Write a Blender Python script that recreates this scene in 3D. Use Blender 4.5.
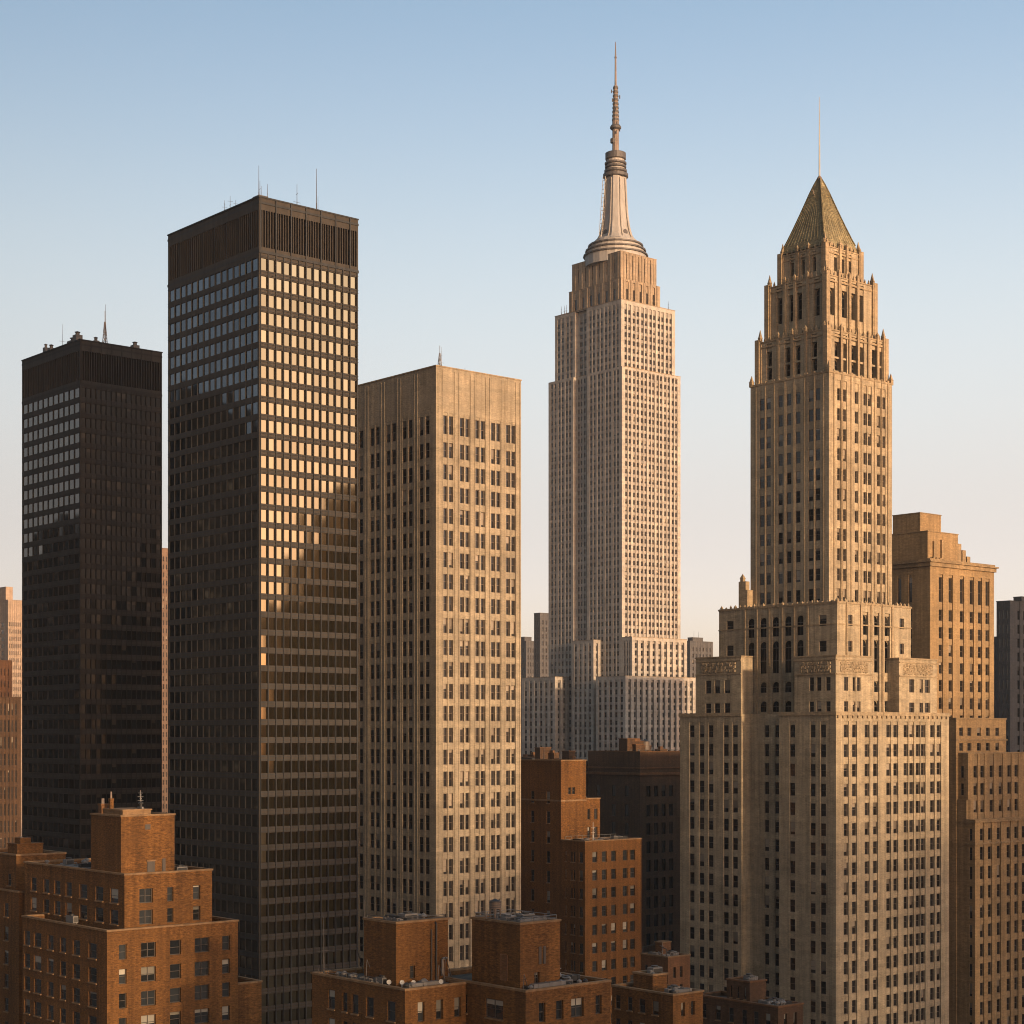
import bpy, math, random
from mathutils import Vector, Matrix
from mathutils.bvhtree import BVHTree

random.seed(7)
for _o in list(bpy.data.objects):
    bpy.data.objects.remove(_o)
scene = bpy.context.scene
COL = scene.collection

# ------------------------------------------------------------------ camera
F = 1755.0          # focal length in pixels of the 1024 px frame
HZ = 735.0          # image row of the horizon
CAMZ = 85.0
cam_d = bpy.data.cameras.new('camera')
cam_d.sensor_width = 36.0
cam_d.lens = F / 1024 * 36.0
cam_d.shift_y = (HZ - 512) / 1024
cam_d.clip_start = 1.0
cam_d.clip_end = 30000.0
cam = bpy.data.objects.new('camera', cam_d)
cam.location = (0, 0, CAMZ)
cam.rotation_euler = (math.radians(90), 0, 0)
COL.objects.link(cam)
scene.camera = cam

# ------------------------------------------------------------------ light
SUN_AZ = math.radians(-51.5)      # direction towards the sun, from +X
SUN_EL = math.radians(9.0)
SKY_STRENGTH = 0.15
HAZE = 0.00005
SUN_STRENGTH = 3.4
world = bpy.data.worlds.new("World")
scene.world = world
world.use_nodes = True
wn = world.node_tree
bg = wn.nodes['Background']
sky = wn.nodes.new('ShaderNodeTexSky')
sky.sky_type = 'NISHITA'
sky.sun_disc = False
sky.sun_elevation = SUN_EL
sky.sun_rotation = math.pi / 2 - SUN_AZ
sky.altitude = 50
sky.air_density = 1.0
sky.dust_density = 1.6
sky.ozone_density = 1.6
# evening haze low in the sky: the air itself is warmer and paler towards the horizon
gv = wn.nodes.new('ShaderNodeTexCoord')
sx = wn.nodes.new('ShaderNodeSeparateXYZ')
wn.links.new(gv.outputs['Generated'], sx.inputs[0])
rp = wn.nodes.new('ShaderNodeValToRGB')
rp.color_ramp.interpolation = 'B_SPLINE'
stops = [(0.0, (1.1, .93, 1.37)), (.05, (1.2, .95, 1.15)), (.115, (1.17, .785, .745)), (.18, (1.52, 1.04, .88)), (.25, (1.68, 1.2, .97)), (.32, (1.47, 1.16, 1.0)), (.4, (1.17, 1.05, 1.0)), (.6, (.95, 1.0, .86))]
el = rp.color_ramp.elements
el[0].position, el[1].position = stops[0][0], stops[-1][0]
for p_, c_ in stops[1:-1]:
    el.new(p_)
for e_, (p_, c_) in zip(el, stops):
    e_.color = (c_[0] / 2, c_[1] / 2, c_[2] / 2, 1)
wn.links.new(sx.outputs[2], rp.inputs[0])
mu = wn.nodes.new('ShaderNodeMix')
mu.data_type = 'RGBA'
mu.blend_type = 'MULTIPLY'
mu.inputs[0].default_value = 1.0
wn.links.new(sky.outputs['Color'], mu.inputs[6])
wn.links.new(rp.outputs['Color'], mu.inputs[7])
mr = wn.nodes.new('ShaderNodeMapRange')      # more glow in the haze on the sun's side
mr.inputs['From Min'].default_value = -0.45
mr.inputs['From Max'].default_value = 0.65
mr.inputs['To Min'].default_value = 0.66
mr.inputs['To Max'].default_value = 1.5
wn.links.new(sx.outputs[0], mr.inputs['Value'])
vs = wn.nodes.new('ShaderNodeVectorMath')
vs.operation = 'SCALE'
wn.links.new(mu.outputs[2], vs.inputs[0])
wn.links.new(mr.outputs[0], vs.inputs['Scale'])
wn.links.new(vs.outputs[0], bg.inputs['Color'])
bg.inputs['Strength'].default_value = SKY_STRENGTH * 2   # the tint ramp is stored halved

sd = bpy.data.lights.new('sun', 'SUN')
sd.energy = SUN_STRENGTH
sd.angle = math.radians(2.6)
sd.color = (1.0, 0.70, 0.42)
sun = bpy.data.objects.new('sun', sd)
sdir = Vector((math.cos(SUN_AZ) * math.cos(SUN_EL), math.sin(SUN_AZ) * math.cos(SUN_EL), math.sin(SUN_EL)))
sun.rotation_euler = sdir.to_track_quat('Z', 'Y').to_euler()
sun.location = (300, -400, 500)
COL.objects.link(sun)

scene.cycles.filter_width = 1.05
scene.view_settings.view_transform = 'Standard'
scene.view_settings.look = 'None'
scene.view_settings.exposure = 0.7
scene.view_settings.gamma = 1.0
scene.view_settings.use_curve_mapping = False

# ------------------------------------------------------------------ city grid
TH = math.atan2(0.652, 0.758)
U = Vector((math.cos(TH), math.sin(TH)))
V = Vector((-math.sin(TH), math.cos(TH)))


# ------------------------------------------------------------------ materials
def new_mat(name):
    m = bpy.data.materials.new(name)
    m.use_nodes = True
    nt = m.node_tree
    return m, nt, nt.nodes['Principled BSDF']


def mixrgb(nt, mode, fac, a, b):
    n = nt.nodes.new('ShaderNodeMix')
    n.data_type = 'RGBA'
    n.blend_type = mode
    for sock, val in ((n.inputs[0], fac), (n.inputs[6], a), (n.inputs[7], b)):
        if isinstance(val, bpy.types.NodeSocket):
            nt.links.new(val, sock)
        elif isinstance(val, (int, float)):
            sock.default_value = val
        else:
            sock.default_value = (*val[:3], 1)
    return n.outputs[2]


def mmath(nt, op, a, b=0.0, clamp=False):
    n = nt.nodes.new('ShaderNodeMath')
    n.operation = op
    n.use_clamp = clamp
    for sock, val in ((n.inputs[0], a), (n.inputs[1], b)):
        if isinstance(val, bpy.types.NodeSocket):
            nt.links.new(val, sock)
        else:
            sock.default_value = val
    return n.outputs[0]


def noise(nt, vec, scale, detail=3.0, rough=0.55):
    n = nt.nodes.new('ShaderNodeTexNoise')
    n.inputs['Scale'].default_value = scale
    n.inputs['Detail'].default_value = detail
    n.inputs['Roughness'].default_value = rough
    nt.links.new(vec, n.inputs['Vector'])
    return n.outputs['Fac']


def mapped(nt, scale):
    tc = nt.nodes.new('ShaderNodeTexCoord')
    mp = nt.nodes.new('ShaderNodeMapping')
    mp.inputs['Scale'].default_value = scale
    nt.links.new(tc.outputs['Object'], mp.inputs['Vector'])
    return mp.outputs['Vector']


def ramp(nt, fac, p0, p1, c0=0.0, c1=1.0):
    n = nt.nodes.new('ShaderNodeMapRange')
    n.inputs['From Min'].default_value = p0
    n.inputs['From Max'].default_value = p1
    n.inputs['To Min'].default_value = c0
    n.inputs['To Max'].default_value = c1
    nt.links.new(fac, n.inputs['Value'])
    return n.outputs[0]


def masonry(name, col, var=0.35, course=0.9, grain=1.0, streak=0.3, rough=0.85):
    """stone or brick: courses, blotches, run-off streaks, per-block tone"""
    m, nt, bs = new_mat(name)
    c = col
    obj = mapped(nt, (1, 1, 1))
    fine = noise(nt, mapped(nt, (1.2 * grain, 1.2 * grain, 4.2 * grain)), 1.0, 2.0, 0.7)
    blot = noise(nt, obj, 0.11, 4.0, 0.6)
    blot2 = noise(nt, obj, 0.65, 3.0, 0.6)
    strk = noise(nt, mapped(nt, (0.9, 0.9, 0.035)), 1.0, 4.0, 0.65)
    crs = noise(nt, mapped(nt, (0.02, 0.02, 1.0 / course)), 1.0, 1.0, 0.5)
    v = ramp(nt, fine, 0.3, 0.7, 1 - var, 1 + var)
    v = mmath(nt, 'MULTIPLY', v, ramp(nt, blot, 0.3, 0.7, 0.78, 1.17))
    v = mmath(nt, 'MULTIPLY', v, ramp(nt, blot2, 0.3, 0.7, 0.9, 1.08))
    v = mmath(nt, 'MULTIPLY', v, ramp(nt, strk, 0.35, 0.68, 1.0 + streak * 0.3, 1.0 - streak))
    v = mmath(nt, 'MULTIPLY', v, ramp(nt, crs, 0.3, 0.7, 0.92, 1.08))
    so = nt.nodes.new('ShaderNodeSeparateXYZ')
    nt.links.new(obj, so.inputs[0])
    bl = nt.nodes.new('ShaderNodeCombineXYZ')
    nt.links.new(mmath(nt, 'FLOOR', mmath(nt, 'DIVIDE', mmath(nt, 'ADD', so.outputs[0], so.outputs[1]), 1.5 * course)), bl.inputs[0])
    nt.links.new(mmath(nt, 'FLOOR', mmath(nt, 'DIVIDE', so.outputs[2], 0.75 * course)), bl.inputs[1])
    wnz = nt.nodes.new('ShaderNodeTexWhiteNoise')
    wnz.noise_dimensions = '2D'
    nt.links.new(bl.outputs[0], wnz.inputs['Vector'])
    v = mmath(nt, 'MULTIPLY', v, ramp(nt, wnz.outputs['Value'], 0.0, 1.0, 0.9, 1.1))
    # soot and wash marks running down in narrow runs, patchy along their length
    run = noise(nt, mapped(nt, (2.6, 2.6, 0.05)), 1.0, 3.0, 0.6)
    pat = noise(nt, mapped(nt, (0.12, 0.12, 0.07)), 1.0, 2.0, 0.5)
    soot = mmath(nt, 'MULTIPLY', ramp(nt, run, 0.52, 0.72, 0.0, 1.0), ramp(nt, pat, 0.42, 0.62, 0.0, 1.0), True)
    v = mmath(nt, 'MULTIPLY', v, ramp(nt, soot, 0.0, 1.0, 1.0, 0.72))
    vv = nt.nodes.new('ShaderNodeCombineXYZ')
    for i in range(3):
        nt.links.new(v, vv.inputs[i])
    base = mixrgb(nt, 'MULTIPLY', 1.0, c, vv.outputs[0])
    hue = noise(nt, obj, 0.21, 3.0, 0.5)
    base = mixrgb(nt, 'MIX', ramp(nt, hue, 0.42, 0.72, 0.0, 0.5), base,
                  (c[0] * 0.78, c[1] * 0.82, c[2] * 0.9))
    nt.links.new(base, bs.inputs['Base Color'])
    bs.inputs['Roughness'].default_value = rough
    bs.inputs['Specular IOR Level'].default_value = 0.25
    bp = nt.nodes.new('ShaderNodeBump')
    bp.inputs['Strength'].default_value = 0.5
    bp.inputs['Distance'].default_value = 0.12
    nt.links.new(fine, bp.inputs['Height'])
    nt.links.new(bp.outputs['Normal'], bs.inputs['Normal'])
    return m


def metal(name, col, rough=0.45, metallic=0.6, var=0.25, spec=0.5):
    m, nt, bs = new_mat(name)
    f = noise(nt, mapped(nt, (0.8, 0.8, 0.15)), 1.0, 4.0, 0.6)
    v = ramp(nt, f, 0.3, 0.7, 1 - var, 1 + var)
    vv = nt.nodes.new('ShaderNodeCombineXYZ')
    for i in range(3):
        nt.links.new(v, vv.inputs[i])
    nt.links.new(mixrgb(nt, 'MULTIPLY', 1.0, col, vv.outputs[0]), bs.inputs['Base Color'])
    bs.inputs['Roughness'].default_value = rough
    bs.inputs['Metallic'].default_value = metallic
    bs.inputs['Specular IOR Level'].default_value = spec
    return m


def glass(name, dark, blind, p_blind, metallic=0.0, tint=None, rough=0.05, tilt=0.02, spec=0.5, p_shine=0.0, vary=0.5):
    """opaque window glass: dark room behind, some blinds drawn part way, each pane set at a slightly different tilt"""
    m, nt, bs = new_mat(name)
    at = nt.nodes.new('ShaderNodeAttribute')
    at.attribute_type = 'GEOMETRY'
    at.attribute_name = 'rnd'
    oi = nt.nodes.new('ShaderNodeObjectInfo')
    r = mmath(nt, 'FRACT', mmath(nt, 'ADD', at.outputs['Fac'], oi.outputs['Random']))
    r2 = mmath(nt, 'FRACT', mmath(nt, 'MULTIPLY', r, 17.31))
    r3 = mmath(nt, 'FRACT', mmath(nt, 'MULTIPLY', r, 71.77))
    r4 = mmath(nt, 'FRACT', mmath(nt, 'MULTIPLY', r, 137.13))
    uv = nt.nodes.new('ShaderNodeUVMap')
    sep = nt.nodes.new('ShaderNodeSeparateXYZ')
    nt.links.new(uv.outputs[0], sep.inputs[0])
    drawn = mmath(nt, 'GREATER_THAN', sep.outputs[1], ramp(nt, r3, 0, 1, 0.15, 0.9))
    has = mmath(nt, 'LESS_THAN', r2, p_blind)
    fac = mmath(nt, 'MULTIPLY', drawn, has)
    dk = mixrgb(nt, 'MULTIPLY', 1.0, dark, (1, 1, 1))
    lum = ramp(nt, r4, 0, 1, 1 - vary, 1 + vary)
    vv = nt.nodes.new('ShaderNodeCombineXYZ')
    for i in range(3):
        nt.links.new(lum, vv.inputs[i])
    dk = mixrgb(nt, 'MULTIPLY', 1.0, dk, vv.outputs[0])
    bl = mixrgb(nt, 'MULTIPLY', 1.0, blind, vv.outputs[0])
    base = mixrgb(nt, 'MIX', fac, dk, bl)
    if tint:
        base = mixrgb(nt, 'MIX', 0.0 if not metallic else 1.0, base, mixrgb(nt, 'MULTIPLY', 1.0, tint, vv.outputs[0]))
    nt.links.new(base, bs.inputs['Base Color'])
    bs.inputs['Metallic'].default_value = metallic
    bs.inputs['Roughness'].default_value = rough
    bs.inputs['Specular IOR Level'].default_value = spec
    geo = nt.nodes.new('ShaderNodeNewGeometry')
    cb = nt.nodes.new('ShaderNodeCombineXYZ')
    nt.links.new(ramp(nt, r2, 0, 1, -tilt, tilt), cb.inputs[0])
    nt.links.new(ramp(nt, r4, 0, 1, -tilt, tilt), cb.inputs[1])
    nt.links.new(ramp(nt, r3, 0, 1, -tilt * 0.8, tilt * 0.8), cb.inputs[2])
    ad = nt.nodes.new('ShaderNodeVectorMath')
    ad.operation = 'ADD'
    nt.links.new(geo.outputs['Normal'], ad.inputs[0])
    nt.links.new(cb.outputs[0], ad.inputs[1])
    nm = nt.nodes.new('ShaderNodeVectorMath')
    nm.operation = 'NORMALIZE'
    nt.links.new(ad.outputs[0], nm.inputs[0])
    nt.links.new(nm.outputs[0], bs.inputs['Normal'])
    return m


M = {}
M['limestone'] = masonry('limestone', (0.325, 0.255, 0.165), 0.22, 1.2, streak=0.38)
M['limestone_trim'] = masonry('limestone_trim', (0.29, 0.215, 0.13), 0.22, 0.8)
M['pale_stone'] = masonry('pale_stone', (0.275, 0.222, 0.152), 0.22, 1.2)
M['grey_stone'] = masonry('grey_stone', (0.37, 0.325, 0.27), 0.12, 1.3, streak=0.2)
M['grey_spandrel'] = masonry('grey_spandrel', (0.27, 0.24, 0.205), 0.15, 1.3, streak=0.2)
M['crown_stone'] = masonry('crown_stone', (0.30, 0.225, 0.15), 0.2, 1.0, streak=.45)
M['tan_brick'] = masonry('tan_brick', (0.27, 0.175, 0.085), 0.22, 0.6)
M['tan_trim'] = masonry('tan_trim', (0.25, 0.17, 0.09), 0.22, 0.6)
M['orange_brick'] = masonry('orange_brick', (0.122, 0.053, 0.0135), 0.55, 0.35, 1.6, streak=.4)
M['orange_trim'] = masonry('orange_trim', (0.20, 0.12, 0.06), 0.25, 0.5)
M['brown_brick'] = masonry('brown_brick', (0.14, 0.066, 0.028), 0.3, 0.4, 1.4)
M['dim_brick'] = masonry('dim_brick', (0.075, 0.04, 0.02), 0.35, 0.5, 1.2)  # brown brick darkened to hold the shade of the blocks behind
M['slate_stone'] = masonry('slate_stone', (0.085, 0.08, 0.077), 0.2, 0.8)
M['far_stone'] = masonry('far_stone', (0.33, 0.24, 0.17), 0.12, 1.5)
M['far_brown'] = masonry('far_brown', (0.17, 0.11, 0.075), 0.15, 1.0)
M['gravel'] = masonry('gravel', (0.075, 0.066, 0.055), 0.5, 0.5, 0.6)
M['copper_roof'] = masonry('copper_roof', (0.2, 0.165, 0.088), 0.45, 0.5, 1.0, streak=0.45, rough=0.7)
M['bronze'] = metal('bronze', (0.040, 0.034, 0.028), 0.6, 0.0, 0.25, 0.12)
M['bronze_rib'] = metal('bronze_rib', (0.031, 0.032, 0.033), 0.6, 0.0, 0.25, 0.12)
M['bronze_dark'] = metal('bronze_dark', (0.011, 0.0115, 0.012), 0.6, 0.0, 0.3, 0.12)
M['brown_panel'] = metal('brown_panel', (0.025, 0.0225, 0.0205), 0.6, 0.0, 0.3, 0.1)
M['brown_rib'] = metal('brown_rib', (0.016, 0.015, 0.0145), 0.6, 0.0, 0.3, 0.1)
M['steel'] = metal('steel', (0.2, 0.19, 0.18), 0.45, 0.6, 0.2)
M['mast_metal'] = metal('mast_metal', (0.27, 0.25, 0.225), 0.62, 0.1, 0.2)
M['mast_rust'] = metal('mast_rust', (0.17, 0.125, 0.095), 0.65, 0.1, 0.3)
M['mast_dark'] = metal('mast_dark', (0.06, 0.052, 0.047), 0.6, 0.1, 0.3)
M['grey_paint'] = metal('grey_paint', (0.13, 0.12, 0.11), 0.6, 0.1, 0.2)
M['white_paint'] = metal('white_paint', (0.4, 0.38, 0.34), 0.6, 0.0, 0.2)
M['black_metal'] = metal('black_metal', (0.03, 0.03, 0.03), 0.5, 0.4, 0.2)
M['frame_dark'] = metal('frame_dark', (0.05, 0.04, 0.032), 0.5, 0.1, 0.2)
M['frame_brown'] = metal('frame_brown', (0.12, 0.085, 0.06), 0.6, 0.0, 0.2)
M['frame_pale'] = metal('frame_pale', (0.3, 0.27, 0.23), 0.6, 0.0, 0.2)
M['asphalt'] = masonry('asphalt', (0.05, 0.05, 0.05), 0.2, 0.5, 0.5, 0.1)
M['glass'] = glass('glass', (0.016, 0.015, 0.0145), (0.2, 0.165, 0.125), 0.2)
M['glass_brick'] = glass('glass_brick', (0.02, 0.022, 0.023), (0.24, 0.22, 0.18), 0.3, tilt=0.05, spec=0.8)
M['glass_far'] = glass('glass_far', (0.02, 0.02, 0.021), (0.22, 0.19, 0.15), 0.16)
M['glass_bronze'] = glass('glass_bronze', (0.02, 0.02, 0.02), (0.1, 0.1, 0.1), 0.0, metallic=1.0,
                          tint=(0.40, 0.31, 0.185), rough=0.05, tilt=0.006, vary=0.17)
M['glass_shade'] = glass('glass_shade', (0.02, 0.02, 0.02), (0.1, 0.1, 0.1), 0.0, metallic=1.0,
                         tint=(0.095, 0.115, 0.14), rough=0.05, tilt=0.012, vary=0.2)  # bronze glass again, its left-face shade and bluer reflection put in the tint
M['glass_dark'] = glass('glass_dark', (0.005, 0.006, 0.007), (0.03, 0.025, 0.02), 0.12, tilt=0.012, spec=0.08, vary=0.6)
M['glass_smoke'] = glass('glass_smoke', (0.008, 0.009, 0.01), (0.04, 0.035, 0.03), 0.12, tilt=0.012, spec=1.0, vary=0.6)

WIN_MATS = {
    'sash': ('frame_brown', 'glass', 'limestone_trim'),
    'brick': ('frame_dark', 'glass_brick', 'orange_trim'),
    'pair': ('frame_dark', 'glass_brick', 'orange_trim'),
    'bronze': ('bronze_dark', 'glass_bronze', 'bronze'),
    'smoke_dim': ('brown_rib', 'glass_dark', 'brown_panel'),  # smoke glass with reflections dimmed in the material, for its darker faces
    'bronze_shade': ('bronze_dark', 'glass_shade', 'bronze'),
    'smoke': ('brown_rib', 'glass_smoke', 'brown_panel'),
    'far': ('frame_brown', 'glass_far', 'far_stone'),
    'arch': ('frame_dark', 'glass_dark', 'limestone_trim'),
}


# ------------------------------------------------------------------ mesh builder
class MB:
    def __init__(self):
        self.v, self.f, self.m = [], [], []

    def face(self, pts, mat=0):
        n = len(self.v)
        self.v += [tuple(p) for p in pts]
        self.f.append(tuple(range(n, n + len(pts))))
        self.m.append(mat)

    def box(self, x0, y0, z0, x1, y1, z1, mat=0, bottom=True):
        P = [(x0, y0, z0), (x1, y0, z0), (x1, y1, z0), (x0, y1, z0), (x0, y0, z1), (x1, y0, z1), (x1, y1, z1), (x0, y1, z1)]
        n = len(self.v)
        self.v += P
        fs = [(0, 1, 5, 4), (1, 2, 6, 5), (2, 3, 7, 6), (3, 0, 4, 7), (4, 5, 6, 7)]
        if bottom:
            fs.append((3, 2, 1, 0))
        for q in fs:
            self.f.append(tuple(n + i for i in q))
            self.m.append(mat)

    def loft(self, rings, mat=0, cap=True):
        """rings: lists of points, equal length, bottom to top"""
        n = len(self.v)
        k = len(rings[0])
        for r in rings:
            self.v += [tuple(p) for p in r]
        for i in range(len(rings) - 1):
            for j in range(k):
                a = n + i * k + j
                b = n + i * k + (j + 1) % k
                self.f.append((a, b, b + k, a + k))
                self.m.append(mat)
        if cap:
            self.f.append(tuple(n + (len(rings) - 1) * k + j for j in range(k)))
            self.m.append(mat)
            self.f.append(tuple(n + j for j in reversed(range(k))))
            self.m.append(mat)

    def lathe(self, x, y, prof, seg=12, mat=0, rot=0.0):
        """prof: (z, r) bottom to top"""
        rings = []
        for z, r in prof:
            rings.append([(x + r * math.cos(rot + 2 * math.pi * i / seg), y + r * math.sin(rot + 2 * math.pi * i / seg), z) for i in range(seg)])
        self.loft(rings, mat)

    def square(self, x, y, prof, mat=0, cham=0.25):
        """square section aligned with the building, chamfered corners; prof: (z, half)"""
        rings = []
        for z, h in prof:
            c = h * cham
            rings.append([(x + h, y - h + c, z), (x + h, y + h - c, z), (x + h - c, y + h, z), (x - h + c, y + h, z),
                          (x - h, y + h - c, z), (x - h, y - h + c, z), (x - h + c, y - h, z), (x + h - c, y - h, z)])
        self.loft(rings, mat)

    def tube(self, p, q, r, seg=6, mat=0):
        p, q = Vector(p), Vector(q)
        d = (q - p).normalized()
        a = d.orthogonal().normalized()
        b = d.cross(a)
        rings = [[c + r * (a * math.cos(2 * math.pi * i / seg) + b * math.sin(2 * math.pi * i / seg)) for i in range(seg)] for c in (p, q)]
        self.loft(rings, mat)

    def build(self, name, mats, parent=None):
        me = bpy.data.meshes.new(name)
        me.from_pydata(self.v, [], self.f)
        for k in (mats if isinstance(mats, (list, tuple)) else [mats]):
            me.materials.append(M[k])
        if any(self.m):
            me.polygons.foreach_set('material_index', self.m)
        me.update()
        o = bpy.data.objects.new(name, me)
        COL.objects.link(o)
        if parent:
            o.parent = parent
        return o


# ------------------------------------------------------------------ windows
_wgeo = {}


def win_geo(style, w, h):
    """verts, faces, mats; local: x along the wall, y into the wall, z up from the sill"""
    key = (style, round(w, 2), round(h, 2))
    if key in _wgeo:
        return key, _wgeo[key]
    b = MB()
    t = min(0.09, w * 0.07)
    x0, x1 = -w / 2, w / 2

    def quad(ax, az, bx, bz, y, mat):
        b.face([(ax, y, az), (bx, y, az), (bx, y, bz), (ax, y, bz)], mat)

    def bar(ax, az, bx, bz, y0, y1):
        b.box(ax, y0, az, bx, y1, bz, 0)
    if style in ('bronze', 'bronze_shade', 'smoke', 'smoke_dim'):
        t = 0.045
        bar(x0, 0, x0 + t, h, 0, .08)
        bar(x1 - t, 0, x1, h, 0, .08)
        bar(x0 + t, 0, x1 - t, t, 0, .08)
        bar(x0 + t, h - t, x1 - t, h, 0, .08)
        quad(x0 + t, t, x1 - t, h - t, .06, 1)
    elif style == 'arch':
        n = 6
        hs = h - w / 2
        pts = [(x0, .05, 0), (x1, .05, 0)] + [(w / 2 * math.cos(math.pi * i / n), .05, hs + w / 2 * math.sin(math.pi * i / n)) for i in range(n + 1)]
        b.face(pts, 1)
        # stone spandrels fill the corners above the arch
        for s in (1, -1):
            cp = [(s * w / 2 * math.cos(math.pi / 2 * i / 3), 0, hs + w / 2 * math.sin(math.pi / 2 * i / 3)) for i in range(4)]
            pl = [(s * w / 2, 0, h)] + (cp[::-1] if s == 1 else cp[::-1])
            b.face(pl if s == -1 else pl[::-1], 2)
        bar(-.05, 0, .05, hs, 0, .06)
        k = max(1, int(h / 3))
        for i in range(1, k + 1):
            zz = hs * i / (k + 0.2)
            bar(x0, zz - .12, x1, zz + .12, 0.01, .05)
    else:
        bar(x0, 0, x0 + t, h, 0, .12)
        bar(x1 - t, 0, x1, h, 0, .12)
        bar(x0 + t, 0, x1 - t, t, 0, .12)
        bar(x0 + t, h - t, x1 - t, h, 0, .12)
        mid = h * 0.5
        cuts = [x0 + t, x1 - t]
        if style == 'pair':
            cuts = [x0 + t, -t * .7, t * .7, x1 - t]
            bar(-t * .7, t, t * .7, h - t, 0, .12)
        for i in range(0, len(cuts), 2):
            quad(cuts[i], mid, cuts[i + 1], h - t, .05, 1)
            quad(cuts[i], t, cuts[i + 1], mid, .10, 1)
            bar(cuts[i], mid - .04, cuts[i + 1], mid + .04, .03, .11)
        if style in ('brick', 'pair'):
            b.box(x0 - .08, -.28, -.16, x1 + .08, 0.0, -.002, 2)
    _wgeo[key] = b
    return key, b


_wmesh = {}


def win_mesh(style, w, h):
    key, b = win_geo(style, w, h)
    if key not in _wmesh:
        me = bpy.data.meshes.new('window')
        me.from_pydata(b.v, [], b.f)
        for k in WIN_MATS[style]:
            me.materials.append(M[k])
        me.polygons.foreach_set('material_index', b.m)
        uvl = me.uv_layers.new(name='UVMap')
        for lp in me.loops:
            p = me.vertices[lp.vertex_index].co
            uvl.data[lp.index].uv = (p.x / w + .5, p.z / h)
        me.update()
        _wmesh[key] = me
    return _wmesh[key]


# ------------------------------------------------------------------ buildings
ALL = []
OCC = MB()          # boxes used only to decide which windows the photo shows


def R_(a, b):
    return dict(o=(a, b), d=(1, 0), n=(0, -1), rot=0.0)


def L_(a, b):       # b is the FAR end
    return dict(o=(a, b), d=(0, -1), n=(-1, 0), rot=-math.pi / 2)


def B_(a, b):
    return dict(o=(a, b), d=(-1, 0), n=(0, 1), rot=math.pi)


def E_(a, b):
    return dict(o=(a, b), d=(0, 1), n=(1, 0), rot=math.pi / 2)


def P(fr, s, z, out=0.0):
    return (fr['o'][0] + fr['d'][0] * s + fr['n'][0] * out, fr['o'][1] + fr['d'][1] * s + fr['n'][1] * out, z)


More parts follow.
